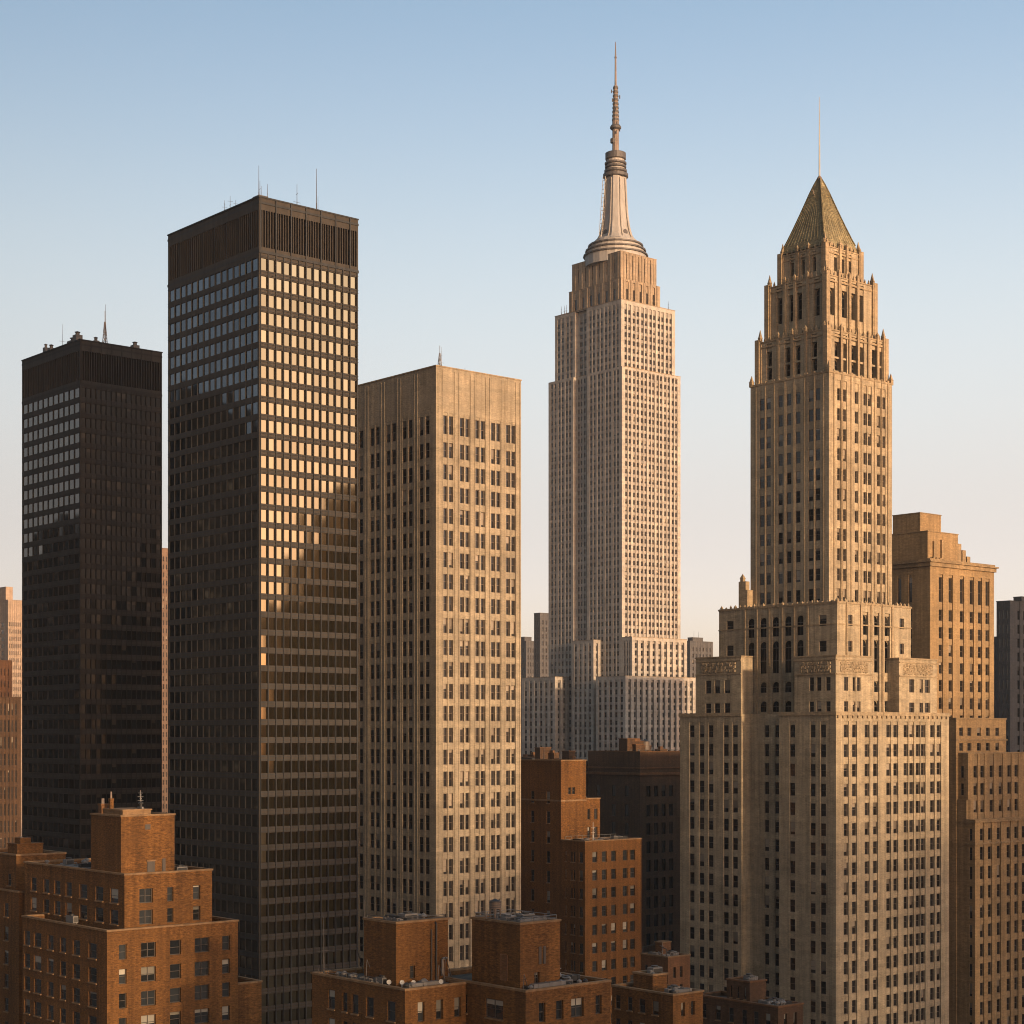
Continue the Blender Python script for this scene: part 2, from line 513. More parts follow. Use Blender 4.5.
class Bld:
    def __init__(self, name, label, cat, px, d, wall, trim, group=None, rot=0.0):
        self.X = (px - 512) / F * d
        self.Y = d
        self.d = d
        self.rot = TH + rot
        self.U = Vector((math.cos(self.rot), math.sin(self.rot)))
        self.V = Vector((-math.sin(self.rot), math.cos(self.rot)))
        e = bpy.data.objects.new(name, None)
        COL.objects.link(e)
        e.location = (self.X, self.Y, 0)
        e.rotation_euler = (0, 0, self.rot)
        e['label'] = label
        e['category'] = cat
        if group:
            e['group'] = group
        e.empty_display_size = 5
        self.root = e
        self.wall = MB()
        self.trim = MB()
        self.wallm, self.trimm = wall, trim
        self.extra = []
        self.win = []
        self.roofs = []
        ALL.append(self)

    def w(self, a, b):
        return (self.X + self.U.x * a + self.V.x * b, self.Y + self.U.y * a + self.V.y * b)

    def px(self, a, b):
        x, y = self.w(a, b)
        return 512 + F * x / y

    def lx(self, px, b=0.0):
        k = (px - 512) / F
        x0, y0 = self.w(0, b)
        return (k * y0 - x0) / (self.U.x - k * self.U.y)

    def ly(self, px, a=0.0):
        k = (px - 512) / F
        x0, y0 = self.w(a, 0)
        return (k * y0 - x0) / (self.V.x - k * self.V.y)

    def z(self, py, a=0.0, b=0.0):
        return CAMZ + (HZ - py) / F * self.w(a, b)[1]

    def cols(self, L, fracs, wf):
        if not isinstance(wf, (list, tuple)):
            wf = [wf] * len(fracs)
        return [((f - q / 2) * L, (f + q / 2) * L) for f, q in zip(fracs, wf)]

    def rows(self, y0, pitch, h, n, a=0.0, b=0.0):
        """window rows by image row of their tops at (a, b)"""
        out = []
        for i in range(n):
            zt = self.z(y0 + i * pitch, a, b)
            zb = self.z(y0 + i * pitch + h, a, b)
            if zb > 2:
                out.append((zb, zt))
        return out

    def facade(self, fr, L, z0, z1, cols=(), rows=(), style='sash', sr=0.0, wr=0.3, lo=None, hi=None, mb=None, mat=0, smat=0, fill=None, deep=False):
        mb = mb or self.wall
        if fr['n'][0] < 0 and fill is None and not deep:
            sr, wr = sr * .35, max(.1, wr * .4)
        cols = sorted(cols)
        rows = sorted(r for r in rows if r[0] > z0 + .05 and r[1] < z1 - .05)
        lo = z0 if lo is None else max(lo, z0)
        hi = z1 if hi is None else min(hi, z1)

        def q(sa, za, sb, zb, out, m=mat):
            if sb - sa > 1e-4 and zb - za > 1e-4:
                mb.face([P(fr, sa, za, out), P(fr, sb, za, out), P(fr, sb, zb, out), P(fr, sa, zb, out)], m)
        if not cols or not rows:
            q(0, z0, L, z1, 0)
            return
        cur = 0.0
        for (s0, s1) in cols:
            q(cur, z0, s0, z1, 0)
            cur = s1
            q(s0, z0, s1, lo, 0)
            q(s0, hi, s1, z1, 0)
            if sr > 0:
                mb.face([P(fr, s0, lo, 0), P(fr, s0, lo, -sr), P(fr, s0, hi, -sr), P(fr, s0, hi, 0)], mat)
                mb.face([P(fr, s1, lo, -sr), P(fr, s1, lo, 0), P(fr, s1, hi, 0), P(fr, s1, hi, -sr)], mat)
                mb.face([P(fr, s0, hi, -sr), P(fr, s1, hi, -sr), P(fr, s1, hi, 0), P(fr, s0, hi, 0)], mat)
            zc = lo
            for (a, b) in rows:
                if a < lo - .01 or b > hi + .01:
                    continue
                q(s0, zc, s1, a, -sr, smat)
                zc = b
                o2 = -(sr + wr)
                mb.face([P(fr, s0, a, -sr), P(fr, s0, a, o2), P(fr, s0, b, o2), P(fr, s0, b, -sr)], mat)
                mb.face([P(fr, s1, a, o2), P(fr, s1, a, -sr), P(fr, s1, b, -sr), P(fr, s1, b, o2)], mat)
                mb.face([P(fr, s0, a, -sr), P(fr, s1, a, -sr), P(fr, s1, a, o2), P(fr, s0, a, o2)], mat)
                mb.face([P(fr, s0, b, o2), P(fr, s1, b, o2), P(fr, s1, b, -sr), P(fr, s0, b, -sr)], mat)
                if fill is not None:
                    q(s0, a, s1, b, o2, fill)
                else:
                    self.win.append((style, fr, (s0 + s1) / 2, s1 - s0, b - a, a, o2))
            q(s0, zc, s1, hi, -sr, smat)
        q(cur, z0, L, z1, 0)

    def occ(self, a, b, L, W, z0, z1):
        c = [self.w(a, b), self.w(a + L, b), self.w(a + L, b + W), self.w(a, b + W)]
        OCC.loft([[(x, y, z0) for x, y in c], [(x, y, z1) for x, y in c]])

    def tier(self, a, b, L, W, z0, z1, R=None, Lf=None, Bk=None, Ef=None, par=1.0, cop=0.25, roof='gravel', coping=True, skirt=0.0):
        """a rectangular storey block: four facades, roof behind a parapet, coping"""
        self.facade(R_(a, b), L, z0, z1, **(R or {}))
        self.facade(L_(a, b + W), W, z0, z1, **(Lf or {}))
        self.facade(B_(a + L, b + W), L, z0, z1, **(Bk or {}))
        self.facade(E_(a + L, b), W, z0, z1, **(Ef or {}))
        self.occ(a, b, L, W, z0, z1)
        return self.cap(a, b, L, W, z1, par, cop, roof, coping)

    def cap(self, a, b, L, W, z1, par=1.0, cop=0.25, roof='gravel', coping=True):
        t = 0.4
        zr = z1 - par
        mb = self.wall
        # parapet: inner faces and top
        i = [(a + t, b + t), (a + L - t, b + t), (a + L - t, b + W - t), (a + t, b + W - t)]
        o = [(a, b), (a + L, b), (a + L, b + W), (a, b + W)]
        for k in range(4):
            n = (k + 1) % 4
            if par > 0:
                mb.face([(*i[n], zr), (*i[k], zr), (*i[k], z1), (*i[n], z1)])
            mb.face([(*o[k], z1), (*o[n], z1), (*i[n], z1), (*i[k], z1)])
        if coping:
            e = cop * .5
            h = cop
            zz = z1 + .003
            tb = MB()
            tb.box(a - e, b - e, zz, a + L + e, b + t, zz + h)
            tb.box(a - e, b + W - t, zz, a + L + e, b + W + e, zz + h)
            tb.box(a - e, b + t, zz, a + t, b + W - t, zz + h)
            tb.box(a + L - t, b + t, zz, a + L + e, b + W - t, zz + h)
            tb.build('coping', self.trimm, self.root)
        rb = MB()
        rb.face([(*i[0], zr), (*i[1], zr), (*i[2], zr), (*i[3], zr)])
        r = rb.build('roof', roof, self.root)
        self.roofs.append(r)
        return r

    def band(self, a, b, L, W, z0, z1, out, mb=None):
        """projecting string course round a block"""
        tb = MB()
        e = out
        tb.box(a - e, b - e, z0, a + L + e, b - .002, z1)
        tb.box(a - e, b + W + .002, z0, a + L + e, b + W + e, z1)
        tb.box(a - e, b - .002, z0, a - .002, b + W + .002, z1)
        tb.box(a + L + .002, b - .002, z0, a + L + e, b + W + .002, z1)
        tb.build('cornice', self.trimm, self.root)


def finish():
    bv = BVHTree.FromPolygons([Vector(p) for p in OCC.v], OCC.f)
    c = Vector((0, 0, CAMZ))
    for B in ALL:
        wall_o = B.wall.build('wall', B.wallm, B.root) if B.wall.f else None
        if B.trim.f:
            B.trim.build('trim', B.trimm, B.root)
        rt = Matrix.Translation((B.X, B.Y, 0)) @ Matrix.Rotation(B.rot, 4, 'Z')
        r3 = rt.to_3x3()
        sc = []
        for i, (style, fr, s, w, h, z, out) in enumerate(B.win):
            lp = Vector(P(fr, s, z + h / 2, out))
            p = rt @ lp
            n = r3 @ Vector((fr['n'][0], fr['n'][1], 0))
            dv = p - c
            dist = dv.length
            ok = False
            if n.dot(dv) < 0 and p.y > 1:
                ix = 512 + F * p.x / p.y
                iy = HZ - F * (p.z - CAMZ) / p.y
                if -4 < ix < 1028 and -4 < iy < 1028:
                    dr = dv.normalized()
                    hit = bv.ray_cast(c, dr, dist + 5)
                    if hit[0] is None or hit[3] > dist - 6.0:
                        ok = True
            sc.append((-(w * h * abs(n.dot(dv)) / dist ** 3) if ok else 1.0, i))
        sc.sort()
        pick = [i for a, i in sc if a < 0][:100]
        pk = set(pick)
        for i in pick:
            style, fr, s, w, h, z, out = B.win[i]
            o = bpy.data.objects.new('window', win_mesh(style, w, h))
            o.location = P(fr, s, z, out)
            o.rotation_euler = (0, 0, fr['rot'])
            o.parent = B.root
            COL.objects.link(o)
        rest = {}
        for i, wd in enumerate(B.win):
            if i not in pk:
                rest.setdefault(WIN_MATS[wd[0]], []).append(wd)
        if rest:
            vs, fs, ms, uvs, rn = [], [], [], [], []
            mats = []
            for mt, lst in rest.items():
                base = len(mats)
                mats += list(mt)
                for (style, fr, s, w, h, z, out) in lst:
                    key, g = win_geo(style, w, h)
                    n0 = len(vs)
                    ca, sa = math.cos(fr['rot']), math.sin(fr['rot'])
                    ox, oy, oz = P(fr, s, z, out)
                    vs += [(ox + ca * x - sa * y, oy + sa * x + ca * y, oz + q) for x, y, q in g.v]
                    rr = random.random()
                    for f, m in zip(g.f, g.m):
                        fs.append(tuple(n0 + k for k in f))
                        ms.append(base + m)
                        rn.append(rr)
                        for k in f:
                            uvs += [g.v[k][0] / w + .5, g.v[k][2] / h]
            me = bpy.data.meshes.new('window')
            me.from_pydata(vs, [], fs)
            for k in mats:
                me.materials.append(M[k])
            me.polygons.foreach_set('material_index', ms)
            ul = me.uv_layers.new(name='UVMap')
            ul.data.foreach_set('uv', uvs)
            at = me.attributes.new('rnd', 'FLOAT', 'FACE')
            at.data.foreach_set('value', rn)
            me.update()
            o = bpy.data.objects.new('window_rows', me)
            o['kind'] = 'stuff'
            o.parent = B.root
            COL.objects.link(o)


# ------------------------------------------------------------------ roof furniture (sub-parts of a roof)
def vent(par, x, y, z, s=1.0):
    b = MB()
    b.lathe(x, y, [(z, .22 * s), (z + .9 * s, .22 * s)], 10)
    b.lathe(x, y, [(z + .9 * s, .42 * s), (z + 1.1 * s, .42 * s), (z + 1.35 * s, .12 * s)], 10)
    return b.build('vent', random.choice(['steel', 'grey_paint', 'black_metal', 'grey_paint']), par)


def ac_unit(par, x, y, z, w, d, h):
    b = MB()
    for sx in (.12, .88):
        for sy in (.15, .85):
            b.box(x + w * sx - .06, y + d * sy - .06, z, x + w * sx + .06, y + d * sy + .06, z + .35)
    b.box(x, y, z + .35, x + w, y + d, z + .35 + h)
    b.lathe(x + w / 2, y + d / 2, [(z + .35 + h, min(w, d) * .38), (z + .35 + h + .22, min(w, d) * .38)], 14, 1)
    for i in range(5):
        zz = z + .5 + (h - .3) * i / 5
        b.box(x + .1, y - .05, zz, x + w - .1, y, zz + .1, 1)
    return b.build('air_conditioner', ['grey_paint', 'black_metal'], par)


def duct(par, x0, y0, x1, y1, z, r=.3):
    b = MB()
    if abs(x1 - x0) > abs(y1 - y0):
        b.box(min(x0, x1), y0 - r, z + .3, max(x0, x1), y0 + r, z + .3 + 2 * r)
        for t in (.15, .5, .85):
            xx = x0 + (x1 - x0) * t
            b.box(xx - .06, y0 - r - .05, z, xx + .06, y0 + r + .05, z + .36 + 2 * r)
    else:
        b.box(x0 - r, min(y0, y1), z + .3, x0 + r, max(y0, y1), z + .3 + 2 * r)
        for t in (.15, .5, .85):
            yy = y0 + (y1 - y0) * t
            b.box(x0 - r - .05, yy - .06, z, x0 + r + .05, yy + .06, z + .36 + 2 * r)
    return b.build('duct', random.choice(['steel', 'grey_paint', 'black_metal']), par)


def pipe(par, pts, r=.09, mat='grey_paint'):
    b = MB()
    for p, q in zip(pts[:-1], pts[1:]):
        b.tube(p, q, r)
    return b.build('pipe', mat, par)


def railing(par, x0, y0, x1, y1, z, h=1.1, mat='grey_paint'):
    b = MB()
    n = max(2, int(math.hypot(x1 - x0, y1 - y0) / 1.8))
    for i in range(n + 1):
        t = i / n
        x, y = x0 + (x1 - x0) * t, y0 + (y1 - y0) * t
        b.tube((x, y, z), (x, y, z + h), .045)
    for k in (.5, 1.0):
        b.tube((x0, y0, z + h * k), (x1, y1, z + h * k), .045)
    return b.build('railing', mat, par)


def antenna(par, x, y, z, h, r=.09, arms=0, mat='steel', name='antenna'):
    b = MB()
    b.lathe(x, y, [(z, r * 1.6), (z + h * .35, r * 1.3), (z + h * .36, r), (z + h, r * .5)], 6)
    b.box(x - r * 3, y - r * 3, z, x + r * 3, y + r * 3, z + r * 3)
    for i in range(arms):
        zz = z + h * (.45 + .5 * i / max(1, arms))
        l = h * .09 * (1 - .4 * i / max(1, arms)) + .2
        an = i * 1.3
        b.tube((x - l * math.cos(an), y - l * math.sin(an), zz), (x + l * math.cos(an), y + l * math.sin(an), zz), r * .45)
    return b.build(name, mat, par)


def lattice(par, x, y, z, h, w, mat='steel'):
    b = MB()
    c = [(-1, -1), (1, -1), (1, 1), (-1, 1)]
    n = max(3, int(h / (w * 2.2)))
    for i in range(n):
        k0, k1 = 1 - .85 * i / n, 1 - .85 * (i + 1) / n
        za, zb = z + h * i / n, z + h * (i + 1) / n
        for j in range(4):
            p0 = (x + c[j][0] * w * k0, y + c[j][1] * w * k0, za)
            p1 = (x + c[j][0] * w * k1, y + c[j][1] * w * k1, zb)
            nx = c[(j + 1) % 4]
            p2 = (x + nx[0] * w * k1, y + nx[1] * w * k1, zb)
            b.tube(p0, p1, .07, 4)
            b.tube(p0, p2, .045, 4)
            b.tube(p1, p2, .045, 4)
    b.tube((x, y, z + h), (x, y, z + h * 1.35), .06, 5)
    return b.build('antenna', mat, par)


def dish(par, x, y, z, r=.8):
    b = MB()
    b.tube((x, y, z), (x, y, z + 1.4), .08)
    rings = []
    ax = Vector((-.5, -.8, .3)).normalized()
    a = ax.orthogonal().normalized()
    c = ax.cross(a)
    ctr = Vector((x, y, z + 1.5))
    for k in (0.02, .5, 1.0):
        rings.append([ctr + ax * (.35 * r * k * k) + r * k * (a * math.cos(2 * math.pi * i / 14) + c * math.sin(2 * math.pi * i / 14)) for i in range(14)])
    b.loft(rings, 0, False)
    b.tube(ctr, ctr + ax * .7 * r, .04)
    return b.build('satellite_dish', 'white_paint', par)


def tank(par, x, y, z, r=1.6, h=3.0):
    b = MB()
    for sx in (-1, 1):
        for sy in (-1, 1):
            b.tube((x + sx * r * .6, y + sy * r * .6, z), (x + sx * r * .6, y + sy * r * .6, z + 1.8), .1)
    b.lathe(x, y, [(z + 1.8, r), (z + 1.8 + h, r * .96)], 18)
    b.lathe(x, y, [(z + 1.8 + h, r * 1.06), (z + 1.8 + h * 1.3, .05)], 18, 1)
    for k in (.2, .5, .8):
        b.lathe(x, y, [(z + 1.8 + h * k, r * 1.02), (z + 1.86 + h * k, r * 1.02)], 18, 1)
    return b.build('water_tank', ['frame_brown', 'black_metal'], par)


def clutter(par, a, b, L, W, z, n, seed):
    rnd = random.Random(seed)
    st = random.getstate()
    random.seed(seed)
    for i in range(n):
        x, y = a + 1.2 + rnd.random() * max(.2, L - 3.5), b + 1.2 + rnd.random() * max(.2, W - 3.5)
        k = rnd.random()
        if k < .36:
            vent(par, x, y, z, .45 + rnd.random() * .5)
        elif k < .56:
            ac_unit(par, x, y, z, .9 + rnd.random() * 1.1, .8 + rnd.random() * .7, .5 + rnd.random() * .5)
        elif k < .76:
            l = 2 + rnd.random() * 4
            if rnd.random() < .5:
                duct(par, x, y, min(x + l, a + L - .8), y, z, .2 + rnd.random() * .2)
            else:
                duct(par, x, y, x, min(y + l, b + W - .8), z, .2 + rnd.random() * .2)
        else:
            x2, y2 = a + 1 + rnd.random() * (L - 2), b + 1 + rnd.random() * (W - 2)
            pipe(par, [(x, y, z), (x, y, z + .5), (x2, y, z + .5), (x2, y2, z + .5), (x2, y2, z)], .06 + .05 * rnd.random(), rnd.choice(['steel', 'grey_paint', 'black_metal']))
    random.setstate(st)


def bulkheads(B, a, b, L, W, z, n, seed, hmax=4.0):
    """stair heads and lift houses of different sizes on a roof"""
    r = random.Random(seed)
    for i in range(n):
        w, d, h = 1.8 + r.random() * 3.2, 1.8 + r.random() * 3.6, 1.6 + r.random() * (hmax - 1.6)
        x = a + (L - w) * (i + .2 + .5 * r.random()) / n
        y = b + (W - d) * r.random()
        q = MB()
        q.box(x, y, z, x + w, y + d, z + h)
        q.box(x - .15, y - .15, z + h, x + w + .15, y + d + .15, z + h + .22, 1)
        q.box(x + w * .3, y - .06, z, x + w * .3 + .9, y, z + min(2.0, h * .8), 2)
        if r.random() < .6:
            q.box(x + w * .2, y + d * .3, z + h + .22, x + w * .6, y + d * .7, z + h + 1.0, 1)
        q.build('stair_head', [B.wallm[0], B.trimm, 'frame_dark'], B.roofs[-1])


def pinnacle(mb, x, y, z, w, h, mat=0):
    mb.box(x - w / 2, y - w / 2, z, x + w / 2, y + w / 2, z + h * .45, mat)
    n = len(mb.v)
    k = w * .62
    z1 = z + h * .45
    mb.v += [(x - k, y - k, z1), (x + k, y - k, z1), (x + k, y + k, z1), (x - k, y + k, z1), (x, y, z + h)]
    for q in ((0, 1, 4), (1, 2, 4), (2, 3, 4), (3, 0, 4), (3, 2, 1, 0)):
        mb.f.append(tuple(n + i for i in q))
        mb.m.append(mat)


# ================================================================== setting
g = MB()
g.face([(-9000, -9000, 0), (9000, -9000, 0), (9000, 9000, 0), (-9000, 9000, 0)])
go = g.build('ground', 'asphalt')
go['kind'] = 'structure'


# ================================================================== dark glass towers
def dark_tower(label, px, d, top, left, right, band, nL, nR, pitch, hwin, y0, nrows, style, wall, rib, louv, mull_out):
    B = Bld('office_tower', label, 'office tower', px, d, [wall, louv, rib], rib, 'dark curtain wall towers')
    L, W = B.lx(right), B.ly(left)
    zt = B.z(top)
    zb = B.z(band)
    rows = B.rows(y0, pitch, hwin, nrows)
    mw = .07

    def cs(T, n):
        e = T * .012
        st = (T - 2 * e) / n
        return [(e + i * st + mw, e + (i + 1) * st - mw) for i in range(n)]
    cR, cL = cs(L, nR), cs(W, nL)
    mull = MB()
    for (fr, T, cc) in ((R_(0, 0), L, cR), (L_(0, W), W, cL), (B_(L, W), L, cR), (E_(L, 0), W, cL)):
        sty = style + '_shade' if style == 'bronze' and fr['n'][0] < 0 else (style + '_dim' if style == 'smoke' and fr['n'][0] == 0 else style)  # left bronze and right smoke panes take copies with the shade built in
        mo = mull_out * (.12 if fr['n'][0] < 0 else 1)
        B.facade(fr, T, 0, zb, cc, rows, sty, 0.0, .12)
        # louvred plant storey: dark slots between close ribs
        n = len(cc) * 3
        e = T * .012
        st = (T - 2 * e) / n
        slots = [(e + i * st + st * .14, e + (i + 1) * st - st * .14) for i in range(n)]
        B.facade(fr, T, zb, zt, slots, [(zb + .9, zt - 2.2)], sr=0, wr=.55, fill=1)
        # mullions, proud of the glass
        xs = [e2 for e2 in [T * .012 + (T - 2 * T * .012) / len(cc) * i for i in range(len(cc) + 1)]]

        def bx(s0, s1, z0, z1, o):
            pts = [P(fr, s0, z0, 0.002), P(fr, s1, z0, 0.002), P(fr, s1, z0, o), P(fr, s0, z0, o)]
            mull.loft([[(p[0], p[1], z0) for p in pts], [(p[0], p[1], z1) for p in pts]])
        for k, s in enumerate(xs):
            bx(s - .075, s + .075, 1, zb, mo)
            if k % 2 == 0:
                bx(s - .13, s + .13, zb, zt, mo)
        for (ra, rb) in rows:
            bx(0, T, ra - .32, ra - .2, mo * .45)
            bx(0, T, rb + .2, rb + .32, mo * .45)
        bx(-.05, T + .05, zb - .25, zb + .25, mo * .8)
        bx(-.05, T + .05, zt - 1.1, zt - .7, mo * .6)
    mull.build('mullion_grid', rib, B.root)
    B.occ(0, 0, L, W, 0, zt)
    r = B.cap(0, 0, L, W, zt, 1.4, .25, 'gravel')
    return B, L, W, zt, r


TALL, tL, tW, tZ, tR = dark_tower('tallest dark bronze glass tower with golden reflecting windows and ribbed top storey', 259, 320, 197, 168, 358, 251,
                                  15, 13, 18.0, 12.2, 257, 46, 'bronze', 'bronze', 'bronze_rib', 'bronze_dark', .22)
LEFT, lL, lW, lZ, lR = dark_tower('shorter near black glass tower with plain brown top, leftmost of the dark towers', 80, 380, 340, 22, 162, 384,
                                  11, 16, 15.1, 9.6, 387, 44, 'smoke', 'brown_panel', 'brown_rib', 'brown_rib', .05)
# rooftop masts
for (a, b, h, r_, k) in ((.6, 1.0, 7.5, .07, 0), (1.6, 2.2, 5.2, .06, 2), (2.4, 3, 4.6, .06, 1), (2.6, 1.2, 4.6, .06, 1), (9.6, 2, 6.2, .07, 2), (14, 2, 10, .08, 0), (14.6, 2.4, 5, .05, 0)):
    antenna(tR, a, b, tZ - 1.4, h, r_, k, 'mast_dark')
for (b, h, k) in ((tW * .36, 4.6, 3), (tW * .42, 4.2, 4), (tW * .30, 3.4, 3)):
    antenna(tR, 1.2, b, tZ - 1.4, h, .06, k, 'mast_dark')
dish(tR, 1.5, tW * .5, tZ - 1.2, .7)
tb = MB()
tb.box(1.0, 1.8, tZ - 1.4, 4, 5, tZ + .9)
tb.box(1.4, 2.2, tZ + .9, 3.4, 4.4, tZ + 1.25)
tb.build('plant_housing', 'mast_dark', tR)
lattice(lR, 7.5, 3, lZ - 1.4, 7, .55, 'mast_rust')
antenna(lR, 7.9, 3.4, lZ - 1.4, 11, .08, 0, 'mast_dark')
for (a, b, w, h) in ((.8, 3.5, 1.6, 3.2), (1.0, 6, 2.2, 2.4), (14.0, 2, 1.5, 2.6), (.8, 16, 1.3, 2.4), (1, 19, 1.0, 3.0), (4.5, 2, 1.2, 2.2)):
    tb = MB()
    tb.box(a, b, lZ - 1.4, a + w, b + w, lZ - 1.2 + h)
    tb.lathe(a + w / 2, b + w / 2, [(lZ - 1.2 + h, w * .3), (lZ - .7 + h, w * .3), (lZ - .5 + h, w * .42), (lZ - .3 + h, .05)], 8)
    tb.build('vent', 'mast_dark', lR)
antenna(lR, 1.4, 11, lZ - 1.4, 7, .06, 1, 'mast_dark')

# ================================================================== pale slab tower in the middle
B = Bld('stone_tower', 'flat topped tan stone tower with paired windows in vertical strips', 'tower', 436, 370, ['pale_stone', 'limestone_trim'], 'limestone_trim')
L, W = B.lx(521), B.ly(350)
zt = B.z(366)
rowsR = [(B.z(432.5), B.z(414))] + B.rows(441, 22.05, 15.2, 30)
hw = .052


def pairs(fr_, hw_, gap):
    out = []
    for f in fr_:
        out += [f - gap / 2 - hw_ / 2, f + gap / 2 + hw_ / 2]
    return out


cR = B.cols(L, pairs((.14, .33, .51, .695, .875), .048, .016), .048)
cL = B.cols(W, pairs((.10, .30, .49, .68, .87), .048, .02), .048)
kw = dict(rows=rowsR, style='sash', sr=.1, wr=.3, hi=B.z(411), smat=0)
B.tier(0, 0, L, W, 0, zt, R=dict(cols=cR, **kw), Lf=dict(cols=cL, **kw), par=1.2)
# thin pilasters between the pairs, running up through the blank top
pb = MB()
for T, mk in ((L, R_(0, 0)), (W, L_(0, W))):
    for f in ((.05, .235, .42, .60, .785, .96) if T == L else (.2, .395, .585, .775)):
        s = f * T
        po = .12 if T == L else .05
        for ds in (-.55, .55):
            pts = [P(mk, s + ds - .13, 0, .002), P(mk, s + ds + .13, 0, .002), P(mk, s + ds + .13, 0, po), P(mk, s + ds - .13, 0, po)]
            pb.loft([[(p[0], p[1], 1.0) for p in pts], [(p[0], p[1], zt - .6) for p in pts]])
pb.build('pilaster', 'pale_stone', B.root)
rf = B.roofs[-1]
lattice(rf, 2.2, 1.5, zt - 1.2, 4.5, .45)
antenna(rf, 3.2, 2.2, zt - 1.2, 6, .05, 2)
antenna(rf, 9.5, 2, zt - 1.2, 2.4, .06, 1)
BEIGE = B

# ================================================================== tall setback skyscraper with mast
B = Bld('skyscraper', 'tallest pale grey stone skyscraper with stepped crown and ringed mast', 'skyscraper', 622, 900, ['grey_stone', 'grey_spandrel', 'crown_stone'], 'crown_stone')


def strip_cols(L, n, edge, wfrac, pair=True):
    """n bays of paired narrow windows"""
    st = (L - 2 * edge) / n
    out = []
    for i in range(n):
        c = edge + (i + .5) * st
        if pair:
            w = st * wfrac / 2
            gp = st * .07
            out += [(c - gp - w, c - gp), (c + gp, c + gp + w)]
        else:
            out.append((c - st * wfrac / 2, c + st * wfrac / 2))
    return out


Lb, Wb = B.lx(680.5), B.ly(548.5)
zB = B.z(366)
y1, y2 = B.ly(587), B.ly(573.5)
REC = 2.0
ek = dict(style='far', sr=.45, wr=.3, smat=1)
rowsB = B.rows(369, 7.62, 4.6, 60)
# main shaft: near wing, recessed bay, far wing
B.facade(R_(0, 0), Lb, 0, zB, strip_cols(Lb, 7, 1.6, .62), rowsB, hi=zB - 1.2, **ek)
B.facade(L_(0, y1), y1, 0, zB, strip_cols(y1, 4, 1.4, .6), rowsB, hi=zB - 1.2, **ek)
B.facade(L_(REC, y2), y2 - y1, 0, zB, strip_cols(y2 - y1, 2, .6, .6), rowsB, hi=zB - 1.2, **ek)
B.facade(L_(0, Wb), Wb - y2, 0, zB, strip_cols(Wb - y2, 3, 1.2, .6), rowsB, hi=zB - 1.2, **ek)
B.facade(R_(0, y2), REC, 0, zB)
B.facade(B_(REC, y1), REC, 0, zB)
B.facade(B_(Lb, Wb), Lb, 0, zB)
B.facade(E_(Lb, 0), Wb, 0, zB)
B.occ(0, 0, Lb, Wb, 0, zB)
B.cap(REC, 0, Lb - REC, Wb, zB, 0.6, .3)
B.wall.face([(0, 0, zB), (REC, 0, zB), (REC, y1, zB), (0, y1, zB)])
B.wall.face([(0, y2, zB), (REC, y2, zB), (REC, Wb, zB), (0, Wb, zB)])


def inset_corner(B, px, k=1.0):
    """local corner (a, b), a = k*b, that projects to image column px"""
    lo_, hi_ = 0.0, 40.0
    best = (0, 0)
    e0 = 1e9
    for i in range(4001):
        b = i * .01
        e = abs(B.px(k * b, b) - px)
        if e < e0:
            e0, best = e, (k * b, b)
    return best


# upper shaft
aA, bA = 1.6, 1.6 + .2
bA = next((b / 100 for b in range(0, 1500) if abs(B.px(1.6, b / 100) - 621.2) < .02), 2.0)
LA, WA = B.lx(675, bA) - aA, B.ly(555, aA) - bA
zA = B.z(299, aA, bA)
rowsA = B.rows(308, 7.62, 4.7, 8, aA, bA)
yy1, yy2 = B.ly(586.5, aA), B.ly(575, aA)
ek2 = dict(ek)
B.facade(R_(aA, bA), LA, zB - .6, zA, strip_cols(LA, 6, 1.6, .62), rowsA, hi=zA - 2, **ek2)
B.facade(L_(aA, yy1), yy1 - bA, zB - .6, zA, strip_cols(yy1 - bA, 4, 1.2, .6), rowsA, hi=zA - 2, **ek2)
B.facade(L_(aA + 2, yy2), yy2 - yy1, zB - .6, zA, strip_cols(yy2 - yy1, 1, .6, .6), rowsA, hi=zA - 2, **ek2)
B.facade(L_(aA, bA + WA), bA + WA - yy2, zB - .6, zA, strip_cols(bA + WA - yy2, 2, 1.0, .6), rowsA, hi=zA - 2, **ek2)
B.facade(R_(aA, yy2), 2, zB - .6, zA)
B.facade(B_(aA + 2, yy1), 2, zB - .6, zA)
B.facade(B_(aA + LA, bA + WA), LA, zB - .6, zA)
B.facade(E_(aA + LA, bA), WA, zB - .6, zA)
B.occ(aA, bA, LA, WA, zB, zA)
B.cap(aA, bA, LA, WA, zA, 0.5, .3)


def crown(px_c, px_l, px_r, ztop, zbot, n, style_rows, wf, a0):
    b0 = next((b / 100 for b in range(0, 4000) if abs(B.px(a0, b / 100) - px_c) < .03), 8.0)
    L, W = B.lx(px_r, b0) - a0, B.ly(px_l, a0) - b0
    B.tier(a0, b0, L, W, zbot, ztop, R=dict(cols=strip_cols(L, n, 2.2, wf, False), rows=style_rows, style='far', sr=.6, wr=.6, smat=2, mat=2, hi=ztop - 1.0),
           Lf=dict(cols=strip_cols(W, n + 1, 2.2, wf, False), rows=style_rows, style='far', sr=.6, wr=.6, smat=2, mat=2, hi=ztop - 1.0), par=.6)
    return a0, b0, L, W


aC = 8.5
zC = B.z(274, aC, 12)
c1 = crown(621.0, 569, 660, B.z(279, aC, 12), zA - .5, 5, [(B.z(299, aC, 12) - .1, B.z(288, aC, 12))], .36, aC)
c2 = crown(620.6, 572, 656.5, B.z(252, aC + 1, 14), c1 and B.z(279, aC, 12) - .6, 5, [(B.z(272, aC, 14), B.z(258, aC, 14))], .16, aC + 1.2)
